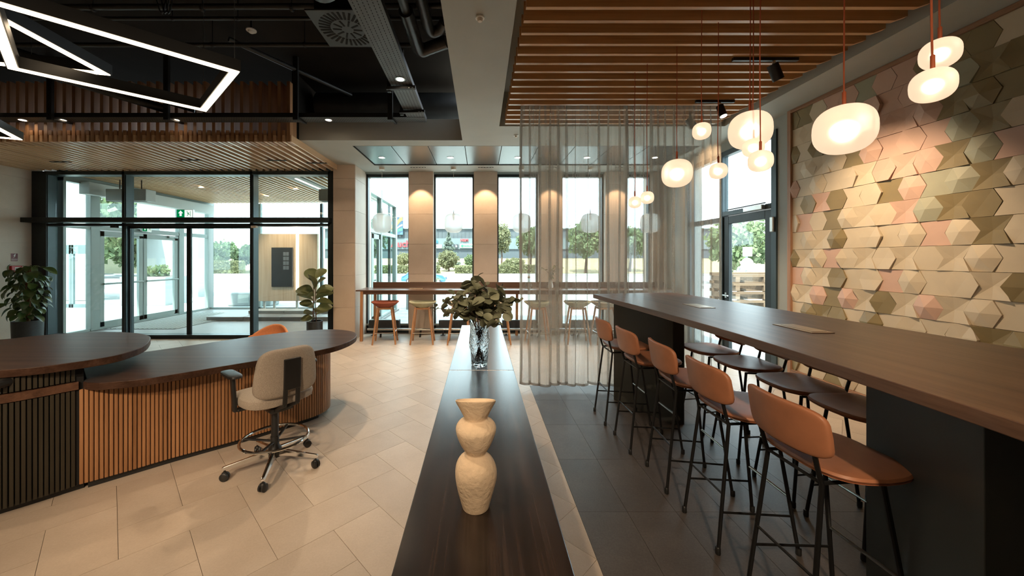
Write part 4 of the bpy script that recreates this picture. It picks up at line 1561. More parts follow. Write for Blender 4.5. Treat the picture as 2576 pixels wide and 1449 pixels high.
# unseen track of spotlights, added to brighten surfaces that face the camera
bt = thing('track_spotlight', 'added unseen track with four black spotlights overhead behind the viewer', 'spotlight', (-1.6, -1.9, 3.4))
o_ = bt.location
MB(o_).box(-5.2, 2.4, -1.915, -1.885, 3.40, 3.43).build('track', 'black_metal', bt)
for (x, tx, ty, tz, en) in ((-4.4, -3.2, 3.0, 0.4, 20), (-2.2, -1.9, 4.8, 0.4, 330), (-0.6, -1.4, 4.2, 0.7, 190), (0.25, 1.6, 2.9, 0.7, 220)):
    d = (Vector((tx, ty, tz)) - Vector((x, -1.9, 3.3))).normalized()
    MB(o_).tube([(x, -1.9, 3.40), (x, -1.9, 3.33)], 0.012, 8).build('stem', 'steel', bt)
    MB(o_).tube([Vector((x, -1.9, 3.3)) - d * 0.07, Vector((x, -1.9, 3.3)) + d * 0.07], 0.045, 20).build('lamp_head', 'black_metal', bt, smooth=True)
    spot('track_lamp', Vector((x, -1.9, 3.3)) + d * 0.09, (tx, ty, tz), en, 0.95, (1, 0.76, 0.52), 1.0, bt, 0.05)
for x in (-4.9, -1.4, 2.1):
    MB(o_).tube([(x, -1.9, 3.43), (x, -1.9, 4.4 if x < -0.3 else 3.9)], 0.004, 5).build('hanging_rod', 'black_metal', bt)

# ================================================================== LED LINE LUMINAIRES


def led_loop(name, lab, pts, z, closed=True, hang=()):
    c0 = Vector((sum(p[0] for p in pts) / len(pts), sum(p[1] for p in pts) / len(pts), z))
    t = thing(name, lab, 'ceiling light', c0, 0, 'angular line luminaires')
    n = len(pts)
    W = 0.066

    def ring(w):                                   # mitred corner points at half width w
        out_, in_ = [], []
        for i in range(n):
            p0, p1, p2 = Vector(pts[i - 1]), Vector(pts[i]), Vector(pts[(i + 1) % n])
            a_, b_ = (p1 - p0).normalized(), (p2 - p1).normalized()
            na, nb = Vector((a_.y, -a_.x)), Vector((b_.y, -b_.x))
            m_ = (na + nb).normalized()
            m_ = m_ * (w / max(0.25, m_.dot(na)))
            out_.append(p1 + m_)
            in_.append(p1 - m_)
        return out_, in_

    oo, ii = ring(W / 2)
    so, si = ring(W * 0.38)
    for i in range(n):
        j = (i + 1) % n
        MB(c0).prism([tuple(oo[i]), tuple(oo[j]), tuple(ii[j]), tuple(ii[i])], z + 0.003, z + 0.09).build('profile', 'black_metal', t)
        MB(c0).prism([tuple(so[i]), tuple(so[j]), tuple(si[j]), tuple(si[i])], z - 0.003, z + 0.003).build('light_strip', 'led_warm', t)
    for (x, y) in hang:
        MB(c0).tube([(x, y, z + 0.09), (x, y, 4.46)], 0.0016, 4).build('hanging_wire', 'steel', t)
    return t


HZ = 1.42
zl = 1.6 + HZ
q = [(-1.8742, 2.8158), (-2.6535, 3.5405), (-3.4965, 2.7628)]
v1 = Vector(q[0]) + (Vector(q[2]) - Vector(q[1]))
q.append((v1.x, v1.y))
led_loop('led_frame', 'large diamond shaped glowing light frame hanging at upper left', q, zl, True, [q[1], q[0], q[2]])
HT = 1.58
a = Vector((-3.2178, 3.16))
d1 = (Vector((-3.1574, 2.4288)) - a).normalized()
d2 = (Vector((-3.9064, 3.0049)) - a).normalized()
led_loop('led_frame', 'thin triangular glowing light frame crossing the diamond shaped one', [a, a + d1 * 1.9, a + d2 * 1.9], 1.6 + HT, True, [a + d2 * 0.5])
a = Vector((-5.5049, 4.402))
d1 = (Vector((-5.2987, 4.0759)) - a).normalized()
d2 = (Vector((-5.6473, 4.3441)) - a).normalized()
led_loop('led_frame', 'glowing light frame of which only one corner shows at left edge', [a, a + d1 * 1.6, a + d2 * 1.6], zl, True, [a + d1 * 0.8])

def diamond(cx, cy, s, rot):
    return [(cx + s * math.cos(rot + k * PI / 2), cy + s * math.sin(rot + k * PI / 2)) for k in range(4)]


led_loop('led_frame', 'added unseen diamond shaped light frame overhead behind the viewer, above the console end', diamond(-1.6, -1.0, 0.92, 0.1), zl, True, diamond(-1.6, -1.0, 0.92, 0.1)[:2])  # light frame added out of view, for warm light from behind
led_loop('led_frame', 'added unseen diamond shaped light frame overhead left of the viewer, beside the counter', diamond(-4.3, -0.3, 0.92, 0.3), zl, True, diamond(-4.3, -0.3, 0.92, 0.3)[:2])  # second added frame out of view, more light from behind

# ================================================================== CEILING SERVICES
# perforated cable trays


def cable_tray(lab, p0, p1, w, z, rows, pitch, lip=0.06):
    t = thing('cable_tray', lab, 'cable tray', ((p0[0] + p1[0]) / 2, (p0[1] + p1[1]) / 2, z))
    d = Vector((p1[0] - p0[0], p1[1] - p0[1], 0))
    L = d.length
    d.normalize()
    n = Vector((-d.y, d.x, 0))
    base = MB(t.location)
    a, b = Vector((*p0, z)), Vector((*p1, z))
    base.bar(a, b, w, 0.004)
    base.build('tray_floor', 'tray_steel', t)
    for s_ in (-1, 1):
        MB(t.location).bar(a + n * s_ * w / 2 + Vector((0, 0, lip / 2)), b + n * s_ * w / 2 + Vector((0, 0, lip / 2)), 0.003, lip).build('tray_side', 'rail_black', t)
    sl = MB(t.location)
    k = int(L / pitch)
    for r in range(rows):
        off = (-0.5 + (r + 0.5) / rows) * w * 0.94
        for i in range(k):
            s0 = (i + 0.25 + 0.5 * (r % 2)) * pitch
            c_ = a + d * s0 + n * off
            h_ = d * pitch * 0.28
            wd = n * 0.0035
            zz = Vector((0, 0, -0.0026))
            sl.add([c_ - h_ - wd + zz, c_ + h_ - wd + zz, c_ + h_ + wd + zz, c_ - h_ + wd + zz], [(3, 2, 1, 0)])
    o = sl.build('slots', 'slot_black', t)
    o['kind'] = 'stuff'
    return t


TRZ = 3.62
ct1 = cable_tray('perforated grey cable tray running away beside the beam', (-0.895, 0.3), (-0.925, 5.47), 0.255, TRZ, 6, 0.036)
ct2 = cable_tray('perforated grey cable tray running across in front of the timber fascia', (-8.4, 5.375), (-0.80, 5.375), 0.20, TRZ - 0.004, 7, 0.036)
for (x, lab) in ((-1.28, 'right'), (-2.62, 'middle'), (-4.45, 'left'), (-6.1, 'far left')):
    h = thing('tray_bracket', {'right': 'black slotted hanger post and arm near the tray corner', 'middle': 'black slotted hanger post beside the last timber slats',
                               'left': 'black slotted hanger post behind the diamond light frame', 'far left': 'black slotted hanger post at far left before timber fascia'}[lab],
              'bracket', (x, 5.30, TRZ), 0, 'hanger posts of the cable trays')
    MB(h.location).box(x - 0.035, x + 0.035, 5.22, 5.262, TRZ - 0.06, 4.457).build('post', 'rail_black', h, bevel=0.002, seg=1)
    for k in range(12):
        MB(h.location).box(x - 0.006, x + 0.006, 5.2185, 5.22, TRZ + 0.0 + k * 0.068, TRZ + 0.03 + k * 0.068).build('slot', 'slot_black', h)
    MB(h.location).bar((x + 0.02, 5.25, TRZ - 0.035), (x + 0.02, 5.50, TRZ - 0.012), 0.035, 0.03).build('arm', 'rail_black', h, bevel=0.002, seg=1)
MB((0, 0, 0)).v
for (y, lab) in ((4.32, 'black cantilever arm under the cable tray by its downlight'), (5.02, 'black cantilever arm under the cable tray near its corner'), (2.2, 'black cantilever arm under the cable tray close overhead')):
    h = thing('cantilever_bracket', lab, 'bracket', (-0.92, y, TRZ), 0, 'cantilever arms of the cable tray')
    MB(h.location).bar((-1.10, y, TRZ - 0.035), (-0.76, y, TRZ - 0.022), 0.045, 0.035).build('arm', 'rail_black', h, bevel=0.002, seg=1)
    MB(h.location).box(-1.10, -1.055, y + 0.02, y + 0.06, TRZ - 0.06, 4.457).build('post', 'rail_black', h, bevel=0.002, seg=1)
    MB(h.location).box(-0.80, -0.785, y - 0.024, y - 0.0225, TRZ - 0.04, TRZ - 0.03).build('bolt', 'steel', h)
    MB(h.location).box(-0.84, -0.825, y - 0.024, y - 0.0225, TRZ - 0.04, TRZ - 0.03).build('bolt', 'steel', h)
downlight(-0.905, 4.16, TRZ - 0.003, 'downlight set into the cable tray beside the grey beam', 50, 0.042, None, 1.9, 'downlights in the cable trays')
for (x, lab, en) in ((-2.21, 'downlight in the cross cable tray right of the timber slats', 110), (-4.43, 'downlight in the cross cable tray below the diamond light', 60),
                     (-6.08, 'unlit downlight in the cross cable tray at left', 5), (-6.66, 'leftmost downlight in the cross cable tray', 60)):
    downlight(x, 5.375, TRZ - 0.007, lab, en, 0.042, None, 1.9 if x > -2.5 else 0.72, 'downlights in the cable trays')

for (y, lab) in ((1.75, 'added unseen downlight in the cable tray overhead near the viewer'), (0.5, 'added unseen downlight in the cable tray straight above the viewer')):  # lamps added out of view to light near floor, console and clay vase
    downlight(-0.905, y, TRZ - 0.003, lab, 16 if y > 1 else 36, 0.042, None if y > 1 else (-0.15, 1.0, 1.0), 1.9 if y > 1 else 1.2, 'downlights in the cable trays')
# swirl air diffuser
df = thing('swirl_diffuser', 'square dark ceiling diffuser with radial slots', 'diffuser', (-1.36, 3.79, 3.94))
o_ = df.location
MB(o_).box(-1.665, -1.055, 3.485, 4.085, 3.94, 3.955).build('plate', 'diffuser_paint', df, bevel=0.002, seg=1)
for k in range(32):
    a = 2 * PI * k / 32
    r0, r1 = 0.165, 0.275
    MB(o_).bar((-1.36 + r0 * math.cos(a), 3.785 + r0 * math.sin(a), 3.939), (-1.36 + r1 * math.cos(a), 3.785 + r1 * math.sin(a), 3.939), 0.022, 0.004).build('blade_slot', 'slot_black', df)
for k in range(10):
    a = 2 * PI * k / 10 + 0.1
    MB(o_).bar((-1.36 + 0.06 * math.cos(a), 3.785 + 0.06 * math.sin(a), 3.939), (-1.36 + 0.145 * math.cos(a), 3.785 + 0.145 * math.sin(a), 3.939), 0.018, 0.004).build('blade_slot', 'slot_black', df)
MB(o_).box(-1.60, -1.12, 3.55, 4.02, 3.955, 4.3).build('plenum', 'void_black', df)

# pipes and ducts


def pipe(lab, pts, r, mat='pipe_black', clamps=(), name='ceiling_pipe', cat='pipe', seg=12):
    c0 = Vector(pts[0])
    t = thing(name, lab, cat, c0)
    MB(c0).tube(pts, r, seg).build('pipe', mat, t, smooth=True)
    for cpos in clamps:
        MB(c0).tube([Vector(cpos) - Vector((0.012, 0, 0)), Vector(cpos) + Vector((0.012, 0, 0))], r * 1.25, 10).build('clamp', 'rail_black', t)
        MB(c0).tube([cpos, (cpos[0], cpos[1], 4.46)], 0.005, 5).build('hanger_rod', 'rail_black', t)
    return t


pz = 4.12
pipe('black sprinkler pipe crossing the dark ceiling nearest the viewer', [(-6.5, 3.72, pz), (-0.29, 3.72, pz + 0.02)], 0.028, clamps=[(-3.9, 3.72, pz), (-2.8, 3.72, pz), (-1.9, 3.72, pz)])
pipe('thin black conduit crossing the dark ceiling behind the sprinkler pipe', [(-6.5, 3.96, pz + 0.05), (-0.29, 3.96, pz + 0.05)], 0.018, clamps=[(-3.3, 3.96, pz + 0.05), (-2.6, 3.96, pz + 0.05)])
pipe('black pipe crossing the dark ceiling just before the diffuser end', [(-6.5, 4.415, pz + 0.03), (-0.29, 4.415, pz + 0.03)], 0.025, clamps=[(-3.2, 4.415, pz + 0.03), (-2.1, 4.415, pz + 0.03)])
for (lab, x, yb, z, r0) in (('left black insulated pipe bending under the ceiling beside the beam', -0.71, 4.20, 3.96, 0.070), ('right black insulated pipe bending under the ceiling beside the beam', -0.555, 3.95, 4.02, 0.058)):
    c0 = Vector((x, 2.6, z))
    t = thing('insulated_pipe', lab, 'pipe', c0, 0, 'insulated pipes beside the beam')
    MB(c0).tube([(x - 0.01, 0.8, z + 0.03), (x - 0.01, yb - 0.62, z + 0.02)], r0 * 0.62, 14).build('bare_pipe', 'tray_steel', t, smooth=True)
    pth = catmull([(x - 0.01, yb - 0.65, z + 0.02), (x, yb - 0.35, z + 0.01), (x + 0.01, yb - 0.08, z), (x + 0.05, yb, z), (x + 0.13, yb - 0.03, z + 0.01), (-0.37, yb - 0.12, z + 0.03)], False, 7)
    MB(c0).tube(pth, r0, 18).build('insulation', 'insulation_black', t, smooth=True)
pipe('wide round dark duct ending above the square diffuser', [(-1.345, 0.4, 3.95), (-1.345, 3.0, 3.95), (-1.345, 3.18, 3.97)], 0.165, 'insulation_black', name='air_duct', cat='duct', seg=24)
pipe('large dark round duct behind the grey upstand', [(-2.7, 6.2, 4.12), (-0.3, 6.2, 4.12)], 0.24, 'pipe_black', name='air_duct', cat='duct', seg=24)
pipe('black conduit bundle running diagonally over the cross tray', [(-3.1, 4.55, 4.30), (-2.1, 6.0, 4.25)], 0.03, 'pipe_black')
for (y, x0) in ((0, -4.9), (1, -5.35)):
    pipe('thick black pipe sloping behind the diamond light frame, %s one' % ('right' if y == 0 else 'left'), [(x0 - 1.0, 4.3, 4.15), (x0 + 0.7, 5.44, 3.80)], 0.06, 'pipe_black')
# cable coil hung from the ceiling above the diamond frame
cc = thing('cable_loop', 'thin black cables drooping from the dark ceiling', 'cable', (-2.95, 3.4, 4.2))
for k in range(3):
    MB(cc.location).tube(catmull([(-2.97 + k * 0.03, 3.4, 4.46), (-3.0 + k * 0.05, 3.4, 4.1), (-2.93 + k * 0.03, 3.4, 3.85), (-2.90 + k * 0.03, 3.42, 4.1), (-2.92 + k * 0.03, 3.44, 4.46)], False, 5), 0.006, 5).build('cable', 'black_plastic', cc)
# detectors
for (loc, lab, r, nm) in (((-2.71, 4.37, 4.30), 'white smoke detector hanging under the dark ceiling', 0.055, 'smoke_detector'), ((-0.005, 2.82, ZC), 'white round detector on the grey beam', 0.034, 'smoke_detector'),
                          ((0.53, 5.52, ZC), 'white round detector on the grey soffit behind curtain edge', 0.034, 'smoke_detector')):
    t = thing(nm, lab, 'detector', loc, 0, 'ceiling detectors')
    MB().lathe([(0, -0.012), (r, -0.012), (r * 1.02, -0.004), (r * 1.0, 0.0), (0, 0)], (0, 0, 0), 24).build('base', 'white_plastic', t, smooth=True)
    MB().lathe([(0, -0.036), (r * 0.45, -0.034), (r * 0.62, -0.026), (r * 0.66, -0.012)], (0, 0, 0), 24).build('dome', 'white_plastic' if r > 0.05 else 'cream_plastic', t, smooth=True)
    if r > 0.05:
        MB().tube([(0, 0, 0), (0, 0, 0.16)], 0.012, 8).build('conduit', 'rail_black', t)

# ================================================================== SHEER CURTAIN, two panels


def curtain(lab, x0, x1, phase, folds, seed):
    rc = random.Random(seed)
    c0 = Vector(((x0 + x1) / 2, 4.50, 0.06))
    t = thing('sheer_curtain', lab, 'curtain', c0, 0, 'sheer curtain panels')
    N, R_ = folds * 20, 18
    xs_ = []
    amps = [rc.uniform(0.8, 1.25) for _ in range(folds + 2)]
    widths = [rc.uniform(0.75, 1.3) for _ in range(folds)]
    tot = sum(widths)
    acc = 0
    prof = []
    for k in range(folds):
        for i in range(20):
            u = i / 20
            ph = 2 * PI * u
            s = acc + widths[k] * u
            prof.append((s / tot, ph, amps[k] * (1 - u) + amps[k + 1] * u))
        acc += widths[k]
    prof.append((1.0, 0.0, amps[folds]))
    z0, z1 = 0.06, 3.60

    def P(s, ph, am, z):
        f = 0.65 + 0.35 * (1 - (z - z0) / (z1 - z0))
        sw = 0.010 * math.sin(z * 2.1 + s * 23 + phase)
        top = max(0.0, (z - 3.2) / 0.4)
        a = 0.040 * am * f
        x = x0 + (x1 - x0) * s - 0.034 * am * math.sin(ph) * (1 - 0.6 * top) + sw * 0.7
        y = 4.50 + a * math.cos(ph) + sw * 0.5
        return (x, min(y, 4.548) if z > 3.40 else y, z)

    for (nm, za, zb, rows, mt) in (('cloth', z0 + 0.03, z1, R_, 'sheer'), ('hem', z0, z0 + 0.03, 1, 'sheer_hem')):
        vs, fs = [], []
        for j in range(rows + 1):
            z = za + (zb - za) * j / rows
            for (s, ph, am) in prof:
                x, y, zz = P(s, ph, am, z)
                if nm == 'hem' or j == 0:
                    zz += 0.012 * math.sin(s * 21 + phase) + 0.004 * math.sin(ph)
                vs.append((x, y, zz))
        n_ = len(prof)
        for j in range(rows):
            for i in range(n_ - 1):
                fs.append((j * n_ + i, j * n_ + i + 1, (j + 1) * n_ + i + 1, (j + 1) * n_ + i))
        mb = MB(c0)
        mb.add(vs, fs)
        mb.build(nm, mt, t, smooth=True)
    # side hem
    e = MB(c0)
    pr = prof[0] if phase < 1 else prof[0]
    pp = [P(*prof[0], z0 + (z1 - z0) * j / 18) for j in range(19)]
    vs = [p for p in pp] + [(p[0] + 0.022, p[1] - 0.004, p[2]) for p in pp]
    e.add(vs, [(j, j + 19, j + 20, j + 1) for j in range(18)])
    e.build('side_hem', 'sheer_hem', t)
    return t


curtain('left panel of the sheer grey curtain hanging to the floor', 0.487, 1.80, 0.0, 11, 5)
curtain('right panel of the sheer grey curtain behind the bar table', 1.775, 2.93, 2.0, 11, 9)

# ================================================================== WINDOW COUNTER AND ITS STOOLS
BZ = 0.99
wb = thing('window_counter', 'long dark wooden counter along the windows', 'counter', (0.8, 7.4, 0))
o_ = wb.location
MB(o_).box(-2.40, 3.86, 7.10, 7.76, BZ - 0.025, BZ).build('worktop', 'bar_wood', wb, bevel=0.003)
MB(o_).box(-2.32, 3.80, 7.125, 7.145, BZ - 0.085, BZ - 0.025).build('apron', 'bar_wood', wb, bevel=0.002)
MB(o_).box(-2.25, 3.86, 7.735, 7.765, BZ, BZ + 0.115).build('upstand', 'bar_wood', wb, bevel=0.003)
for (x, y) in ((-2.30, 7.135), (-2.20, 7.70), (0.75, 7.70), (3.78, 7.135), (3.78, 7.70)):
    MB(o_).bar((x, y, 0), (x + 0.01, y, BZ - 0.025), 0.055, 0.055, (0, 1, 0)).build('leg', 'leg_oak', wb, bevel=0.005)
MB(o_).tube([(-2.27, 7.42, 0.175), (3.8, 7.42, 0.175)], 0.022, 10).build('foot_rail', 'steel', wb, smooth=True)
for k in range(8):
    xx = -2.0 + k * 0.8
    MB(o_).bar((xx, 7.42, 0.16), (xx - 0.03, 7.50, 0.0), 0.035, 0.02).build('rail_bracket', 'black_metal', wb)
for xx in (-1.26, 1.48):
    MB(o_).box(xx - 0.17, xx + 0.10, 7.42, 7.52, BZ, BZ + 0.012).build('socket_box', 'brass', wb, bevel=0.002)
# convectors under the windows
for n, (a, b) in enumerate(((-2.30, -1.68), (-0.86, -0.20), (0.45, 1.15), (1.85, 2.55))):
    t = thing('convector', ['low black convector under the first window', 'low black convector under the second window', 'low black convector under the third window, beside curtain edge',
                            'low black convector behind the curtain'][n], 'heater', ((a + b) / 2, 7.68, 0), 0, 'convectors under the windows')
    MB(t.location).box(a, b, 7.60, 7.76, 0.15, 0.325).build('casing', 'pot_black', t, bevel=0.004)
    MB(t.location).box(a + 0.02, b - 0.02, 7.62, 7.74, 0.325, 0.332).build('grille', 'mint_frame', t)
    for xx in (a + 0.08, b - 0.08):
        MB(t.location).bar((xx, 7.68, 0), (xx, 7.68, 0.15), 0.03, 0.03, (0, 1, 0)).build('foot', 'black_metal', t)
        MB(t.location).box(xx - 0.05, xx + 0.05, 7.63, 7.73, 0, 0.008).build('foot_plate', 'black_metal', t)


def counter_stool(lab, fabric, loc, rz):
    t = thing('counter_stool', lab, 'stool', loc, rz, 'bowl seat stools at the window counter')
    vs, fs = [], []
    NR, NT = 8, 40
    for i in range(NR + 1):
        r = i / NR
        for k in range(NT):
            a = 2 * PI * k / NT
            ca, sa = math.cos(a), math.sin(a)
            x = 0.245 * r * math.copysign(abs(ca) ** 0.85, ca)
            y = 0.205 * r * math.copysign(abs(sa) ** 0.85, sa)
            z = 0.672 + 0.120 * r ** 1.9 * (0.97 + 0.03 * math.cos(2 * a))
            vs.append((x, y, z))
    for i in range(NR):
        for k in range(NT):
            k2 = (k + 1) % NT
            fs.append((i * NT + k, i * NT + k2, (i + 1) * NT + k2, (i + 1) * NT + k))
    mb = MB()
    mb.add(vs, fs)
    so = mb.build('seat', fabric, t, smooth=True)
    md = so.modifiers.new('thickness', 'SOLIDIFY')
    md.thickness = 0.022
    md.offset = 1
    MB().box(-0.125, 0.125, -0.105, 0.105, 0.640, 0.674).build('seat_frame', 'leg_oak', t, bevel=0.004)
    for sx in (-1, 1):
        for sy in (-1, 1):
            lg = MB().tube([(sx * 0.21, sy * 0.185, 0.0), (sx * 0.125, sy * 0.105, 0.685)], [0.016, 0.019], 10)
            lg.build('leg', 'leg_oak', t, smooth=True)
    q = [(0.192 * sx, 0.168 * sy, 0.215) for sx, sy in ((-1, -1), (1, -1), (1, 1), (-1, 1), (-1, -1))]
    MB().tube(q, 0.006, 6).build('footrest', 'chrome', t)
    return t


CS = [(-1.81, 'rust', 'rust red bowl seat stool at the window counter beside the pillar', 0.12),
      (-1.10, 'sage', 'sage green bowl seat stool before the first window column', 0.05),
      (-0.40, 'cream', 'bowl seat stool half hidden behind the left of the bouquet', 0.0),
      (0.35, 'cream', 'bowl seat stool half hidden behind the right of the bouquet', 0.0),
      (1.08, 'sage', 'bowl seat stool behind the curtain, left of three', 0.05),
      (1.834, 'sage', 'bowl seat stool behind the curtain, middle of three', -0.05),
      (2.35, 'cream', 'bowl seat stool behind the curtain, right of three', 0.1)]
for (x, fb, lab, rz) in CS:
    counter_stool(lab, fb + '_fabric', (x, 7.02 if x != -0.40 else 7.0, 0), rz)

# small things on the counter behind the curtain
t = thing('counter_plant', 'airy twig arrangement in a vase behind the curtain', 'plant', (1.43, 7.55, BZ))
MB().lathe([(0, 0), (0.05, 0), (0.055, 0.05), (0.03, 0.14), (0.022, 0.16), (0.024, 0.17)], (0, 0, 0), 20).build('vase', 'white_plastic', t, smooth=True)
rp = random.Random(4)
lm = leaf_mesh('leaf', 0.055, 0.013, 'fig_leaf', 6, 0.2)
for k in range(6):
    a = rp.uniform(0, 2 * PI)
    e = Vector((0.30 * math.cos(a), 0.12 * math.sin(a), rp.uniform(0.38, 0.58)))
    pth = catmull([(0, 0, 0.1), (e.x * 0.3, e.y * 0.3, 0.32), e], False, 5)
    MB().tube(pth, 0.003, 5).build('twig', 'bark', t)
    for i in range(9):
        p = pth[3 + i % (len(pth) - 3)]
        inst('leaf', lm, t, p, (rp.uniform(-1, 1), rp.uniform(-1, 1), rp.uniform(0, 6.3)))
t = thing('counter_carafe', 'round clear carafe on the counter behind the curtain', 'carafe', (0.98, 7.5, BZ))
MB().lathe([(0, 0), (0.07, 0), (0.085, 0.06), (0.07, 0.12), (0.03, 0.15), (0.025, 0.2), (0.03, 0.21)], (0, 0, 0), 20).build('body', 'window_glass', t, smooth=True)
MB().sell((0, 0, 0.23), 0.03, 0.03, 0.03, 1, 1, 12, 8).build('stopper', 'white_plastic', t, smooth=True)

# ================================================================== SIGNS on the left wall, switch
sgn = thing('hazard_sign', 'dark red sign with white lightning bolt on left wall', 'sign', (XL, 7.08, 1.61))
o_ = sgn.location
MB(o_).box(XL, XL + 0.004, 7.02, 7.135, 1.54, 1.70).build('border', 'cream_plastic', sgn)
MB(o_).box(XL + 0.004, XL + 0.006, 7.025, 7.13, 1.545, 1.695).build('plate', 'maroon_print', sgn)
b = MB(o_)
bolt = [(7.085, 1.685), (7.062, 1.645), (7.075, 1.645), (7.06, 1.605), (7.098, 1.655), (7.083, 1.655), (7.10, 1.685)]
b.add([(XL + 0.007, p[0], p[1]) for p in bolt], [list(range(7))])
b.build('lightning_bolt', 'white_plastic', sgn)
MB(o_).box(XL + 0.006, XL + 0.007, 7.03, 7.125, 1.583, 1.588).build('text_line', 'white_plastic', sgn)
MB(o_).box(XL + 0.006, XL + 0.007, 7.03, 7.125, 1.565, 1.570).build('text_line', 'white_plastic', sgn)
fa = thing('fire_call_point', 'red fire alarm call point below the hazard sign', 'alarm', (XL, 7.09, 1.40))
o_ = fa.location
MB(o_).box(XL, XL + 0.05, 7.0, 7.17, 1.34, 1.46).build('housing', 'red_plastic', fa, bevel=0.008)
MB(o_).box(XL + 0.05, XL + 0.053, 7.05, 7.12, 1.365, 1.43).build('glass', 'cream_plastic', fa, bevel=0.002)
MB(o_).box(XL + 0.053, XL + 0.0545, 7.06, 7.11, 1.39, 1.41).build('press_mark', 'slot_black', fa)
sw_ = thing('wall_switch', 'small grey wall switch behind the curtain near the glass door', 'switch', (XR, 7.3, 1.05))
MB(sw_.location).box(XR - 0.012, XR, 7.26, 7.34, 0.97, 1.13).build('plate', 'gray_wall', sw_, bevel=0.003)
MB(sw_.location).box(XR - 0.016, XR - 0.012, 7.275, 7.325, 1.06, 1.11).build('rocker', 'steel', sw_, bevel=0.002)

# ================================================================== POTTED PLANTS
pp = thing('pothos_plant', 'climbing pothos on a moss pole in black pot by left wall', 'plant', (-8.33, 6.80, 0))
MB().lathe([(0, 0), (0.17, 0), (0.19, 0.02), (0.20, 0.44), (0.20, 0.46), (0.185, 0.46), (0.18, 0.42), (0, 0.42)], (0, 0, 0), 32).build('pot', 'pot_black', pp, smooth=True)
MB().lathe([(0, 0.43), (0.18, 0.425)], (0, 0, 0), 24).build('soil', 'soil', pp)
MB().tube([(0, 0, 0.42), (0.01, 0, 1.0), (0, 0.01, 1.44)], 0.035, 12).build('moss_pole', 'coir', pp, smooth=True)
pm = [leaf_mesh('leaf', 0.165, 0.058, 'pothos_leaf', 10, 0.5, 0.0), leaf_mesh('leaf', 0.13, 0.048, 'pothos_leaf', 10, 0.7, 0.0)]
rp = random.Random(21)
for k in range(110):
    z = 0.50 + 0.95 * (k / 110) ** 0.9
    a = k * 2.399 + rp.uniform(-0.3, 0.3)
    r0 = rp.uniform(0.07, 0.24) * (1.05 - 0.25 * abs(z - 0.95))
    base = Vector((r0 * math.cos(a), r0 * math.sin(a), z + rp.uniform(0.0, 0.08)))
    inst('leaf', pm[k % 2], pp, base, (rp.uniform(-0.5, 0.5), rp.uniform(0.15, 0.95), a + rp.uniform(-0.5, 0.5)), rp.uniform(0.75, 1.15))
    if k % 2 == 0:
        MB().tube(catmull([(0.03 * math.cos(a), 0.03 * math.sin(a), z - 0.05), (base.x * 0.6, base.y * 0.6, base.z + 0.03), tuple(base)], False, 3), 0.004, 5).build('stalk', 'fig_leaf', pp)
for (ang, zz, ln) in ((0.3, 1.42, 1.25), (-0.5, 1.36, 1.2), (2.8, 1.30, 1.0), (2.2, 1.46, 0.9)):
    inst('leaf', pm[0], pp, (0.22 * math.cos(ang), 0.22 * math.sin(ang), zz), (0.4, 0.25, ang), ln)

fp_ = thing('fiddle_leaf_fig', 'young fiddle leaf fig in black pot by the glass front', 'plant', (-3.08, 6.86, 0))
MB().lathe([(0, 0), (0.12, 0), (0.137, 0.015), (0.14, 0.42), (0.14, 0.44), (0.127, 0.44), (0.125, 0.41), (0, 0.41)], (0, 0, 0), 32).build('pot', 'pot_black', fp_, smooth=True)
MB().lathe([(0, 0.415), (0.126, 0.41)], (0, 0, 0), 24).build('soil', 'soil', fp_)
MB().tube([(-0.03, 0, 0.40), (-0.025, 0, 0.75), (-0.02, 0.01, 1.25)], [0.011, 0.009, 0.006], 8).build('trunk', 'fig_bark', fp_, smooth=True)
MB().tube([(0.03, 0, 0.40), (0.015, 0, 0.75), (0.02, -0.01, 1.20)], [0.010, 0.008, 0.006], 8).build('trunk', 'fig_bark', fp_, smooth=True)
fm = leaf_mesh('leaf', 0.27, 0.098, 'fig_leaf', 12, 0.35, 0.45)
FL = [(1.15, 2.7, -1.1, 1.1), (1.22, 0.6, -0.9, 0.9), (1.20, 1.6, -0.7, 0.9), (1.05, -0.4, -0.9, 0.95), (1.02, -1.5, -1.3, 1.1), (0.95, 0.2, -0.45, 1.1),
      (0.92, 3.1, -0.5, 1.25), (0.90, -1.9, -0.3, 0.8), (0.84, 0.15, -0.6, 1.2), (0.80, 2.9, -0.55, 1.15), (0.78, 0.1, -0.15, 1.15), (0.76, -1.4, -0.2, 0.95),
      (0.68, 3.3, -0.6, 0.95), (0.64, 0.3, -0.35, 1.0), (0.60, -0.9, -0.6, 0.8), (0.56, 2.6, -0.2, 0.85), (0.54, 0.7, -0.5, 0.8), (0.50, -1.6, -0.1, 0.75), (0.48, 3.4, -0.15, 0.8)]
for k_, (z, a, pit, sc) in enumerate(FL):
    inst('leaf', fm, fp_, (0.01 * math.cos(a), 0.01 * math.sin(a), z), ((0.75 if k_ % 2 else -0.65), pit, a), sc * 1.1)
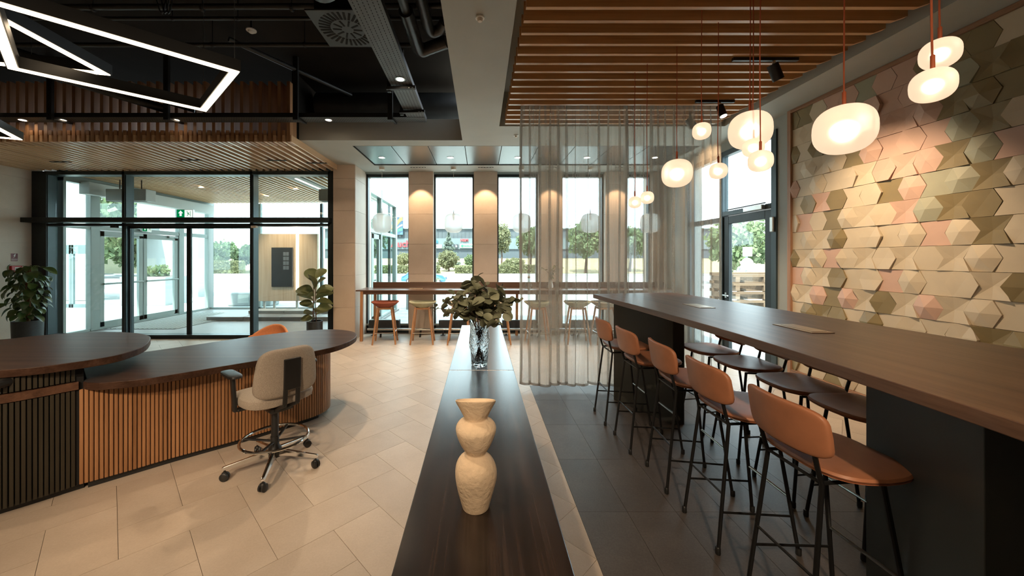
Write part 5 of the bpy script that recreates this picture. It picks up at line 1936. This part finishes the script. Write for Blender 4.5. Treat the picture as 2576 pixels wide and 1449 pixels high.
# ================================================================== IN THE VESTIBULE
ks = thing('info_kiosk', 'wood veneer information stand with black screen in the vestibule', 'kiosk', (-5.9, 11.3, 0))
o_ = ks.location
MB(o_).box(-6.83, -5.61, 11.24, 11.36, 0.30, 2.35).build('panel', 'veneer', ks, bevel=0.004)
MB(o_).box(-5.53, -4.97, 11.26, 11.38, 0.30, 2.35).build('panel', 'veneer', ks, bevel=0.004)
MB(o_).box(-5.61, -5.53, 11.28, 11.36, 0.30, 2.33).build('core', 'gray_wall', ks)
MB(o_).box(-5.60, -5.585, 11.225, 11.24, 0.62, 2.33).build('light_line', 'panel_led', ks)
sc_ = MB(o_).box(-6.34, -5.70, 11.20, 11.24, 0.74, 1.93).build('screen', 'screen_black', ks, bevel=0.004)
for k in range(4):
    for j in range(2):
        MB(o_).box(-5.98 + j * 0.09, -5.90 + j * 0.09, 11.197, 11.20, 1.26 + k * 0.14, 1.37 + k * 0.14).build('menu_icon', 'screen_gray', sc_)
for xx in (-6.6, -6.30, -5.61, -5.1):
    MB(o_).box(xx - 0.025, xx + 0.025, 11.27, 11.33, 0, 0.30).build('leg', 'gray_wall', ks)
MB(o_).box(-6.7, -5.0, 11.2, 11.4, 0, 0.03).build('base', 'gray_wall', ks)
st = thing('entrance_step', 'low stone plinth with stripes on the vestibule floor', 'step', (-5.6, 10.0, 0))
o_ = st.location
for k in range(4):
    MB(o_).box(-7.05 + k * 0.95, -6.11 + k * 0.95, 9.50, 10.55, 0, 0.095).build('slab', 'vestibule_floor', st, bevel=0.01)
for k in range(3):
    MB(o_).box(-6.35 + k * 0.98, -5.38 + k * 0.98, 10.1, 10.55, 0.095, 0.17).build('slab', 'concrete', st, bevel=0.01)


def exit_sign(lab, loc, rz, w, h):
    t = thing('exit_sign', lab, 'sign', loc, rz, 'exit signs')
    MB().box(-w / 2 - 0.008, w / 2 + 0.008, 0, 0.05, -h / 2 - 0.008, h / 2 + 0.008).build('housing', 'steel', t, bevel=0.004)
    MB().box(-w / 2, 0.0, -0.003, 0, -h / 2, h / 2).build('green_half', 'exit_green', t)
    MB().box(0.0, w / 2, -0.003, 0, -h / 2, h / 2).build('white_half', 'exit_glow', t)
    a = MB()
    cx = -w / 4
    s = h * 0.42
    arr = [(0, s), (s * 0.8, 0.1 * s), (s * 0.36, 0.1 * s), (s * 0.36, -s * 0.8), (-s * 0.36, -s * 0.8), (-s * 0.36, 0.1 * s), (-s * 0.8, 0.1 * s)]
    a.add([(cx + p[0], -0.0045, p[1]) for p in arr], [list(range(7))[::-1]])
    a.build('arrow', 'exit_glow', t)
    r = MB()
    cx = w / 4
    r.bar((cx - 0.3 * s, -0.0045, 0.25 * s), (cx + 0.05 * s, -0.0045, -0.1 * s), 0.25 * s, 0.002, (0, 1, 0))
    r.bar((cx + 0.05 * s, -0.0045, -0.1 * s), (cx + 0.45 * s, -0.0045, -0.35 * s), 0.16 * s, 0.002, (0, 1, 0))
    r.bar((cx - 0.0 * s, -0.0045, -0.1 * s), (cx - 0.35 * s, -0.0045, -0.75 * s), 0.16 * s, 0.002, (0, 1, 0))
    r.bar((cx - 0.3 * s, -0.0045, 0.3 * s), (cx + 0.4 * s, -0.0045, 0.2 * s), 0.12 * s, 0.002, (0, 1, 0))
    r.sell((cx - 0.38 * s, -0.0045, 0.62 * s), 0.15 * s, 0.001, 0.15 * s, 1, 1, 10, 6)
    r.bar((cx + 0.62 * s, -0.0045, -0.9 * s), (cx + 0.62 * s, -0.0045, 0.8 * s), 0.10 * s, 0.002, (0, 1, 0))
    r.build('running_figure', 'exit_green', t)
    return t


exit_sign('green exit sign with up arrow standing on the sliding door track', (-5.78, 7.22, 2.475), 0, 0.30, 0.145)
exit_sign('green exit sign with up arrow over the white vestibule doors', (-8.50, 9.42, 2.37), PI / 2 + 0.25, 0.36, 0.17)
for (lab, x0, x1) in (('white air curtain box at upper left of the vestibule', -8.20, -7.32), ('white air curtain box at upper right of the vestibule', -3.54, -2.86)):
    t = thing('air_curtain', lab, 'air curtain', ((x0 + x1) / 2, 8.2, 2.88), 0, 'air curtain boxes')
    MB(t.location).box(x0, x1, 8.08, 8.34, 2.86, 3.12).build('casing', 'white_paint', t, bevel=0.01)
    for xx in (x0 + 0.2, x1 - 0.2):
        MB(t.location).tube([(xx, 8.2, 3.12), (xx, 8.2, 3.35)], 0.012, 6).build('hanger', 'black_metal', t)
    MB(t.location).box(x0 + 0.05, x1 - 0.05, 8.12, 8.18, 2.855, 2.86).build('outlet', 'slot_black', t)

for (x, y, lab) in ((-5.9, 10.2, 'added recessed downlight in the vestibule slats, brightening the information stand'), (-6.8, 9.0, 'added recessed downlight in the vestibule slats near the sliding doors'), (-4.6, 9.2, 'added recessed downlight in the vestibule slats at right')):  # lamps added to brighten the information stand and the vestibule
    downlight(x, y, ZS - 0.004, lab, 170 if y > 10 else 60, 0.05, (x, y + 1.1, 1.2) if y > 10 else (x, y, 0), 1.3 if y > 10 else 1.8, 'added downlights in the vestibule')

# ================================================================== OUTDOORS
GZ = -0.85


def gz(y):
    if y < 14:
        return -0.05
    if y > 32:
        return GZ
    return -0.05 + (GZ + 0.05) * (y - 14) / 18


gr = MB()
for (x0, x1, ya) in ((-160, -9.25, -30), (-9.25, 4.2, 8.31), (4.2, 160, -30)):
    ys_ = [ya] + [y for y in (14, 32, 60, 220) if y > ya]
    for a, b in zip(ys_[:-1], ys_[1:]):
        gr.add([(x0, a, gz(a)), (x1, a, gz(a)), (x1, b, gz(b)), (x0, b, gz(b))], [(0, 1, 2, 3)])
gr = gr.build('ground', 'plaza_tile')
gr['kind'] = 'structure'
# paving joints near the windows
for k in range(9):
    y = 8.5 + k * 0.62
    MB().box(-9, 14, y, y + 0.012, -0.049, -0.047).build('paving_joint', 'concrete', gr)
    x = -2.2 + k * 0.9
    MB().box(x, x + 0.012, 8.4, 13.9, -0.049, -0.047).build('paving_joint', 'concrete', gr)
rd = MB()
rd.add([(-160, 36, GZ + 0.02), (160, 36, GZ + 0.02), (160, 52, GZ + 0.02), (-160, 52, GZ + 0.02)], [(0, 1, 2, 3)])
rd.build('road', 'asphalt', gr)
for y in (27.0, 30.0, 35.5, 52.0, 56.0):
    z = gz(y)
    MB().box(-120, 120, y, y + 0.25, z, z + 0.14).build('kerb', 'concrete', gr)
bk = MB()
bk.add([(-100, 60, GZ + 0.05), (100, 60, GZ + 0.05), (100, 92, 1.6), (-100, 92, 1.6)], [(0, 1, 2, 3)])
bk.build('grass_bank', 'dry_grass', gr)
bk = MB()
bk.add([(-100, 56.3, GZ + 0.06), (100, 56.3, GZ + 0.06), (100, 60.5, GZ + 0.08), (-100, 60.5, GZ + 0.08)], [(0, 1, 2, 3)])
bk.build('lawn_strip', 'lawn', gr)

# shopping hall
ml = thing('shopping_hall', 'long dark grey shopping hall across the road with shop signs', 'building', (5, 95, GZ))
o_ = ml.location
MB(o_).box(-40, 70, 95, 120, GZ, 9.2).build('walls', 'mall_cladding', ml)
MB(o_).box(-40, 70, 94.7, 95, 3.95, 6.75).build('sign_band', 'mall_band', ml)
for k in range(46):
    xx = -30 + k * 1.0
    MB(o_).box(xx, xx + 0.12, 94.9, 95, 6.8, 9.2).build('cladding_rib', 'mall_cladding', ml)
MB(o_).box(-40.2, 70.2, 94.6, 95.2, 9.1, 9.35).build('roof_edge', 'mall_band', ml)
RX = (PI / 2, 0, 0)
lettering('Auchan', 2.35, 'sign_red', ml, Vector((-19.3, 94.5, 5.25)) - o_, RX, 0.08, 0.05)
lettering('H&M', 0.95, 'sign_red', ml, Vector((-4.15, 94.5, 6.25)) - o_, RX, 0.05, 0.03)
bd = MB(o_).box(-5.35, 2.2, 94.4, 94.68, 4.30, 5.28).build('sign_board', 'sign_white', ml)
lettering('eobuwie', 0.80, 'sign_green', bd, Vector((-2.85, 94.35, 4.82)) - o_, RX, 0.02, 0.02)
MB(o_).sell((-4.65, 94.36, 4.80), 0.36, 0.03, 0.36, 1, 1, 16, 8).build('sign_dot', 'sign_green', bd)
lettering('0S', 0.95, 'sign_blue', ml, Vector((-11.35, 94.5, 5.85)) - o_, RX, 0.05, 0.03)
bd = MB(o_).box(-12.6, -9.9, 94.4, 94.68, 4.2, 5.15).build('sign_board', 'sign_white', ml)
lettering('art', 0.8, 'sign_coral', bd, Vector((-11.5, 94.35, 4.65)) - o_, RX, 0.02)
bd = MB(o_).box(-7.0, -5.75, 94.4, 94.68, 4.2, 5.2).build('sign_board', 'screen_black', ml)
lettering('b', 0.9, 'sign_white', bd, Vector((-6.2, 94.35, 4.75)) - o_, RX, 0.02, 0.02)
# billboard with coloured waves
bb = thing('wave_billboard', 'square billboard with coloured wave bands above the hall roof', 'billboard', (-22.1, 94.2, 7.7))
o_ = bb.location
MB(o_).box(-24.4, -19.75, 94.1, 94.4, 7.6, 12.2).build('board', 'sign_navy', bb)
for xx in (-23.5, -20.6):
    MB(o_).box(xx - 0.1, xx + 0.1, 94.4, 94.6, 7.0, 9.5).build('post', 'mall_band', bb)


def wave_band(y0, y1, amp, mt, cn, xa=-24.3, xb=-19.85, lo=7.7, hi=12.1):
    b = MB(o_)
    n = 16
    up_, dn = [], []
    for i in range(n + 1):
        t = i / n
        s = 1 / (1 + math.exp(-9 * (t - cn)))
        x = xa + (xb - xa) * t
        up_.append((x, 94.07, min(hi, max(lo, y1 + amp * s))))
        dn.append((x, 94.07, min(hi, max(lo, y0 + amp * s))))
    b.add(up_ + dn, [(i, i + 1, n + 2 + i, n + 1 + i) for i in range(n)])
    b.build('wave_band', mt, bb)


wave_band(10.7, 12.4, 2.0, 'sign_coral', 0.60)
wave_band(8.9, 10.1, 2.6, 'sign_orange', 0.74)
wave_band(8.3, 8.8, 1.7, 'sign_cream', 0.72)
wave_band(7.2, 7.9, 1.5, 'sign_green', 0.62)
wave_band(6.2, 6.9, 1.7, 'sign_aqua', 0.82)

# trees and shrubs


def crown_mesh(n, rx, ry, rz, leaf, seed, cone=False):
    r = random.Random(seed)
    mb = MB()
    for i in range(n):
        if cone:
            h = r.random() ** 1.4
            rad = (1 - h) * (0.75 + 0.25 * math.sin(h * 40))
            a = r.uniform(0, 2 * PI)
            q = rad * math.sqrt(r.uniform(0.35, 1))
            p = Vector((rx * q * math.cos(a), ry * q * math.sin(a), rz * (2 * h - 1)))
        else:
            while True:
                d = Vector((r.gauss(0, 1), r.gauss(0, 1), r.gauss(0, 1))).normalized()
                lob = 0.80 + 0.20 * math.sin(d.x * 5 + seed) * math.cos(d.z * 6 + d.y * 4)
                q = r.uniform(0.55, 1.0) * lob
                p = Vector((d.x * rx * q, d.y * ry * q, d.z * rz * q))
                break
        s = leaf * r.uniform(0.6, 1.3)
        e = Euler((r.uniform(0, 6.3), r.uniform(0, 6.3), r.uniform(0, 6.3))).to_matrix()
        k = [Vector((-s, -s * 0.6, 0)), Vector((s, -s * 0.6, 0)), Vector((s * 1.2, s * 0.6, s * 0.3)), Vector((-s * 0.8, s * 0.6, s * 0.2))]
        mb.add([p + e @ q_ for q_ in k], [(0, 1, 2, 3)])
    return mb


def tree(lab, x, y, h, rad, mat, seed, trunk=0.35, n=700, cone=False, cat='tree', name='tree', leaf=None):
    z0 = gz(y) if y < 60 else GZ + (y - 60) / 32 * 2.4 * (1 if y < 92 else 1)
    t = thing(name, lab, cat, (x, y, z0))
    th = h * trunk
    ch = (h - th) / 2
    cm = crown_mesh(n if leaf else n * 3, rad, rad, ch, leaf or max(0.10, rad * 0.055), seed, cone)
    for i in range(len(cm.v)):
        cm.v[i] = cm.v[i] + Vector((0, 0, th + ch))
    cm.build('crown', mat, t)
    MB().tube([(0, 0, 0), (0.05 * rad, 0, th), (0, 0, th + ch)], [0.05 * rad + 0.06, 0.04 * rad + 0.05, 0.02], 8).build('trunk', 'bark', t)
    return t


tree('blue grey spruce before the shopping hall, seen in the second window', -6.25, 72, 6.6, 2.6, 'spruce_needle', 2, 0.05, 3500, True, leaf=0.17)
tree('pale green rounded shrub below the spruce', -5.5, 63, 3.9, 2.1, 'shrub_leaf', 3, 0.04, 1100, cat='shrub', name='shrub')
tree('deep green shrub right of the spruce before the shop sign', -1.3, 66, 3.0, 2.1, 'tree_leaf', 4, 0.04, 900, cat='shrub', name='shrub')
tree('yellow green tree beside the column left of the curtain', 3.7, 66, 9.0, 2.2, 'shrub_leaf', 5, 0.25, 1200)
tree('leafy tree seen through the left edge of the curtain', 8.6, 64, 8.2, 2.6, 'tree_leaf', 6, 0.25, 1400)
tree('low dry shrub under the yellow green tree', 5.4, 61, 2.6, 2.3, 'shrub_leaf', 7, 0.04, 800, cat='shrub', name='shrub')
tree('tree seen behind the curtain right of its middle', 17, 60, 9, 3.6, 'tree_leaf', 8, 0.25, 1000)
tree('tree seen behind the curtain near the glass door', 25, 62, 8, 3.5, 'tree_leaf', 18, 0.25, 900)
tree('low pale shrub under the red shop letters', -14.5, 70, 3.0, 2.2, 'shrub_leaf', 9, 0.04, 600, cat='shrub', name='shrub')
tree('green tree beyond the open glass door in the first window', -17.5, 58, 9.5, 3.2, 'tree_leaf', 10, 0.2, 1200)
tree('round tree beyond the vestibule railing', -38, 62, 5.0, 4.0, 'tree_leaf', 11, 0.15, 1100)
tree('small tree right of the one beyond the vestibule railing', -47.5, 67, 5.5, 3.8, 'tree_leaf', 12, 0.15, 900)
tree('tall dark tree outside at far left', -36, 27, 11.0, 5.0, 'tree_leaf', 13, 0.15, 4000, leaf=0.25)
tree('dense dark tree behind the grey outer doors at far left', -48, 46, 14.0, 7.0, 'tree_leaf', 14, 0.1, 4000, leaf=0.35)
tree('tree behind the white vestibule doors', -40, 44, 8.0, 4.5, 'tree_leaf', 15, 0.12, 1400)
tree('green tree seen through the glass door at right', 24, 34, 6.5, 3.4, 'tree_leaf', 16, 0.15, 3000, leaf=0.17)
tree('second green tree seen through the glass door at right', 31.5, 36, 6.0, 3.4, 'tree_leaf', 17, 0.15, 3000, leaf=0.17)


def hedge(lab, x0, x1, y, h, seed):
    t = thing('hedge', lab, 'hedge', ((x0 + x1) / 2, y, gz(min(y, 59))), 0, 'clipped hedges along the road')
    L = (x1 - x0) / 2
    r = random.Random(seed)
    core = MB().box(-L + 0.1, L - 0.1, -0.35, 0.35, 0, h - 0.08).build('core', 'lawn', t)
    mb = MB()
    for i in range(int(L * 2 * 130)):
        f = r.random()
        p = Vector((r.uniform(-L, L), r.uniform(-0.45, 0.45), h * r.uniform(0.97, 1.03))) if f < 0.4 else Vector((r.uniform(-L, L), -0.45 + r.uniform(-0.05, 0.05), r.uniform(0, h)))
        s = r.uniform(0.06, 0.13)
        e = Euler((r.uniform(0, 6.3), r.uniform(0, 6.3), r.uniform(0, 6.3))).to_matrix()
        mb.add([p + e @ q_ for q_ in (Vector((-s, -s, 0)), Vector((s, -s, 0)), Vector((s, s, 0)), Vector((-s, s, 0)))], [(0, 1, 2, 3)])
    mb.build('foliage', 'shrub_leaf', t)


hedge('clipped hedge seen in the first window above the blue car', -16.5, -9.5, 58, 1.25, 1)
hedge('short clipped hedge end at the left of the second window', -8.6, -6.3, 58, 1.25, 2)
hedge('clipped hedge in the right half of the second window', -4.1, 1.4, 58, 1.25, 3)
hedge('clipped hedge seen left of the curtain edge', 2.3, 12, 58, 1.35, 4)
hedge('dark clipped hedge beyond the vestibule railing', -46, -37, 58, 2.0, 5)

# blue car
cr = thing('blue_car', 'small blue car parked beyond the windows, half hidden by a column', 'car', (-5.3, 35, GZ + 0.02))
side = [(-2.05, 0.30), (-2.08, 0.55), (-2.0, 0.78), (-1.75, 0.86), (-1.35, 1.22), (-1.0, 1.42), (-0.2, 1.48), (0.45, 1.40), (1.0, 0.98), (1.75, 0.86), (2.02, 0.66), (2.08, 0.40), (2.0, 0.26)]
b = MB()
n = len(side)
b.add([(p[0], -0.82 + (0.14 if p[1] > 0.9 else 0), p[1]) for p in side] + [(p[0], 0.82 - (0.14 if p[1] > 0.9 else 0), p[1]) for p in side],
      [list(range(n)), list(range(n, 2 * n))[::-1]] + [(i, i + n, (i + 1) % n + n, (i + 1) % n) for i in range(n)])
b.build('body', 'car_paint', cr, bevel=0.05, seg=2)
MB().add([(-1.25, -0.70, 0.95), (0.75, -0.76, 0.95), (0.35, -0.69, 1.33), (-0.9, -0.69, 1.35)], [(0, 1, 2, 3)]).build('side_window', 'car_window', cr)
for sx in (-1.28, 1.30):
    for sy in (-0.80, 0.80):
        w_ = MB().tube([(sx, sy - 0.1, 0.31), (sx, sy + 0.1, 0.31)], 0.31, 24).build('wheel', 'tyre', cr, smooth=True)
        MB().tube([(sx, sy - 0.105, 0.31), (sx, sy + 0.105, 0.31)], 0.20, 20).build('hub_cap', 'steel', w_, smooth=True)

# concrete things on the plaza
blk = thing('concrete_bench', 'white concrete block with square recess on the plaza', 'bench', (-8.0, 13.0, -0.05))
MB(blk.location).box(-8.75, -7.25, 12.75, 13.35, -0.05, 0.42).build('block', 'concrete', blk, bevel=0.05, seg=3)
MB(blk.location).box(-8.38, -8.0, 12.745, 12.75, 0.06, 0.34).build('recess', 'gray_wall', blk)
for (lab, x0, x1, y0, y1, h) in (('grey concrete planter outside the white vestibule doors', -12.6, -11.0, 12.9, 13.9, 0.95), ('pale concrete planter beyond the first window', -2.4, -1.2, 11.9, 12.9, 0.65)):
    t = thing('concrete_planter', lab, 'planter', ((x0 + x1) / 2, (y0 + y1) / 2, -0.05))
    MB(t.location).box(x0, x1, y0, y1, -0.05, h).build('box', 'concrete', t, bevel=0.01)
    MB(t.location).box(x0 + 0.06, x1 - 0.06, y0 + 0.06, y1 - 0.06, h - 0.02, h + 0.004).build('soil', 'soil', t)
    cm = crown_mesh(160, (x1 - x0) * 0.42, 0.4, 0.28, 0.07, 31)
    for i in range(len(cm.v)):
        cm.v[i] = cm.v[i] + Vector((0, 0, h + 0.2))
    cm.build('planting', 'tree_leaf', t)
rl = thing('handrail', 'white metal handrail beyond the vestibule glass', 'railing', (-11.8, 17.5, gz(17.5)))
MB().tube([(-1.2, 0, 1.05), (0, 0, 0.95), (0.05, 0, 0.9), (0.05, 0, 0)], 0.025, 8).build('rail', 'white_paint', rl, smooth=True)
for z in (0.35, 0.65):
    MB().tube([(-1.2, 0, z + 0.08), (0.03, 0, z)], 0.014, 6).build('rail', 'white_paint', rl)
wc = thing('white_column', 'broad white outdoor column beyond the vestibule', 'column', (-13.6, 17, -0.2))
MB(wc.location).box(-15.8, -13.0, 17, 17.8, -0.3, 6.0).build('shaft', 'sign_white', wc)
MB(wc.location).box(-15.85, -12.95, 16.95, 17.85, -0.3, 0.15).build('base', 'concrete', wc)
ww = thing('white_wall', 'tall white outdoor wall seen through the left vestibule door', 'wall', (-16.6, 14.6, -0.05))
MB(ww.location).box(-17.9, -15.3, 14.5, 14.8, -0.05, 5.5).build('wall_slab', 'sign_white', ww)
MB(ww.location).box(-17.9, -15.3, 14.48, 14.5, -0.05, 0.12).build('base_course', 'concrete', ww)
gd = thing('outer_doors', 'grey framed double glass doors with long white handle at far left', 'door', (-13.8, 12.4, -0.05))
o_ = gd.location
for xx in (-14.5, -13.78, -13.70, -13.0):
    MB(o_).box(xx, xx + 0.07, 12.37, 12.43, -0.05, 2.05).build('stile', 'mall_band', gd)
for z in (-0.05, 1.75):
    MB(o_).box(-14.5, -12.93, 12.37, 12.43, z, z + 0.30 if z > 0 else z + 0.12).build('rail', 'mall_band', gd)
MB(o_).box(-14.43, -13.07, 12.395, 12.405, 0.07, 1.75).build('pane', 'door_glass', gd)
MB(o_).tube([(-13.92, 12.30, 0.15), (-13.92, 12.30, 1.65)], 0.022, 8).build('handle', 'white_paint', gd, smooth=True)
MB(o_).box(-14.35, -13.95, 12.35, 12.365, 1.90, 2.12).build('notice', 'sign_white', gd)
ab = thing('apartment_block', 'pale yellow apartment block with balconies outside at far left', 'building', (-62, 46, GZ))
o_ = ab.location
MB(o_).box(-75, -57, 52, 62, GZ, 9).build('walls', 'apartment_wall', ab)
for r in range(4):
    for c_ in range(8):
        x = -74 + c_ * 2.1
        wn_ = MB(o_).box(x, x + 1.0, 51.9, 52.0, 0.4 + r * 2.2, 1.7 + r * 2.2).build('window', 'apartment_window', ab)
        if c_ % 2:
            MB(o_).box(x - 0.3, x + 1.4, 51.2, 52.0, 0.0 + r * 2.2, 0.35 + r * 2.2).build('balcony', 'sign_white', ab)
# canopy building at upper left
cb = thing('canopy_roof', 'pale flat roof with skylight outside at upper left', 'roof', (-19, 16, 2.8))
MB(cb.location).box(-24, -14.8, 15.5, 20, 2.75, 3.15).build('slab', 'concrete', cb)
MB(cb.location).add([(-19.2, 15.8, 3.15), (-18.2, 15.8, 3.15), (-18.2, 17, 3.15), (-19.2, 17, 3.15), (-18.7, 15.8, 3.55), (-18.7, 17, 3.55)],
                    [(0, 1, 4), (2, 3, 5), (1, 2, 5, 4), (3, 0, 4, 5)]).build('skylight', 'sign_white', cb)
for xx in (-23, -15.2):
    MB(cb.location).box(xx, xx + 0.15, 15.8, 15.95, -0.1, 2.75).build('post', 'mint_frame', cb)

# timber pallets outside the right door
pt = thing('pallet_stack', 'stack of wooden pallets wrapped in film outside the glass door', 'pallets', (6.6, 9.0, -0.05))
for k in range(4):
    z = 0.62 + k * 0.20
    MB().box(-0.75, 0.75, -0.45, -0.36, z, z + 0.055).build('plank', 'pallet_wood', pt)
    MB().box(-0.75, 0.75, 0.36, 0.45, z, z + 0.075).build('plank', 'pallet_wood', pt)
    for xx in (-0.7, -0.05, 0.6):
        MB().box(xx, xx + 0.10, -0.45, 0.45, z - 0.12, z).build('block', 'pallet_wood', pt)
MB().box(-0.7, 0.7, -0.42, 0.42, 0.12, 0.42).build('wrapped_load', 'concrete', pt, bevel=0.03)
MB().box(-0.78, 0.78, -0.47, 0.47, 0.0, 0.12).build('base_pallet', 'pallet_wood', pt)
sg = thing('traffic_sign', 'round traffic sign on a post outside the glass door', 'sign', (9.35, 13, -0.05))
MB().tube([(0, 0, 0), (0, 0, 2.0)], 0.035, 8).build('post', 'mint_frame', sg, smooth=True)
MB().tube([(0, -0.05, 1.45), (0, -0.03, 1.45)], 0.22, 24).build('disc', 'sign_white', sg)
MB().box(-0.16, 0.16, -0.06, -0.03, 1.72, 2.05).build('plate', 'sign_white', sg)

# person walking outside
pn = thing('person', 'person with fair hair in grey shirt standing outside the glass door', 'person', (14.15, 20.0, gz(20.0)))


def skin_body(name, chain, mat, parent):
    verts = [c_[0] for c_ in chain['v']]
    me = bpy.data.meshes.new(name)
    me.from_pydata(verts, chain['e'], [])
    o = bpy.data.objects.new(name, me)
    COL.objects.link(o)
    o.parent = parent
    md = o.modifiers.new('skin', 'SKIN')
    for i, c_ in enumerate(chain['v']):
        me.skin_vertices[0].data[i].radius = (c_[1], c_[1] * c_[2])
    me.skin_vertices[0].data[0].use_root = True
    md.use_smooth_shade = True
    sd = o.modifiers.new('sub', 'SUBSURF')
    sd.levels = sd.render_levels = 2
    me.materials.append(M(mat))
    return o


body = {'v': [((0, 0, 0.98), 0.15, 0.75), ((0, 0, 1.2), 0.14, 0.7), ((0, 0, 1.42), 0.16, 0.6), ((0, 0, 1.53), 0.06, 1), ((0, -0.01, 1.64), 0.085, 1.1), ((0, 0, 1.74), 0.07, 1.1),
              ((-0.2, 0, 1.42), 0.055, 1), ((-0.26, 0.02, 1.15), 0.045, 1), ((-0.22, -0.12, 0.98), 0.035, 1), ((0.2, 0, 1.42), 0.055, 1), ((0.27, 0.02, 1.15), 0.045, 1), ((0.25, -0.08, 0.95), 0.035, 1),
              ((-0.10, 0, 0.90), 0.09, 1), ((-0.11, 0, 0.5), 0.06, 1), ((-0.11, 0.02, 0.08), 0.045, 1), ((-0.11, -0.14, 0.04), 0.04, 0.8), ((0.10, 0, 0.90), 0.09, 1), ((0.11, 0, 0.5), 0.06, 1), ((0.11, 0.04, 0.08), 0.045, 1), ((0.11, -0.12, 0.04), 0.04, 0.8)],
        'e': [(0, 1), (1, 2), (2, 3), (3, 4), (4, 5), (2, 6), (6, 7), (7, 8), (2, 9), (9, 10), (10, 11), (0, 12), (12, 13), (13, 14), (14, 15), (0, 16), (16, 17), (17, 18), (18, 19)]}
skin_body('body', body, 'gray_shirt', pn)
MB().sell((0, -0.015, 1.645), 0.082, 0.098, 0.112, 1, 1, 20, 14).build('head', 'skin', pn, smooth=True)
MB().sell((0, 0.015, 1.685), 0.098, 0.108, 0.095, 0.9, 1, 20, 12).build('hair', 'fair_hair', pn, smooth=True)
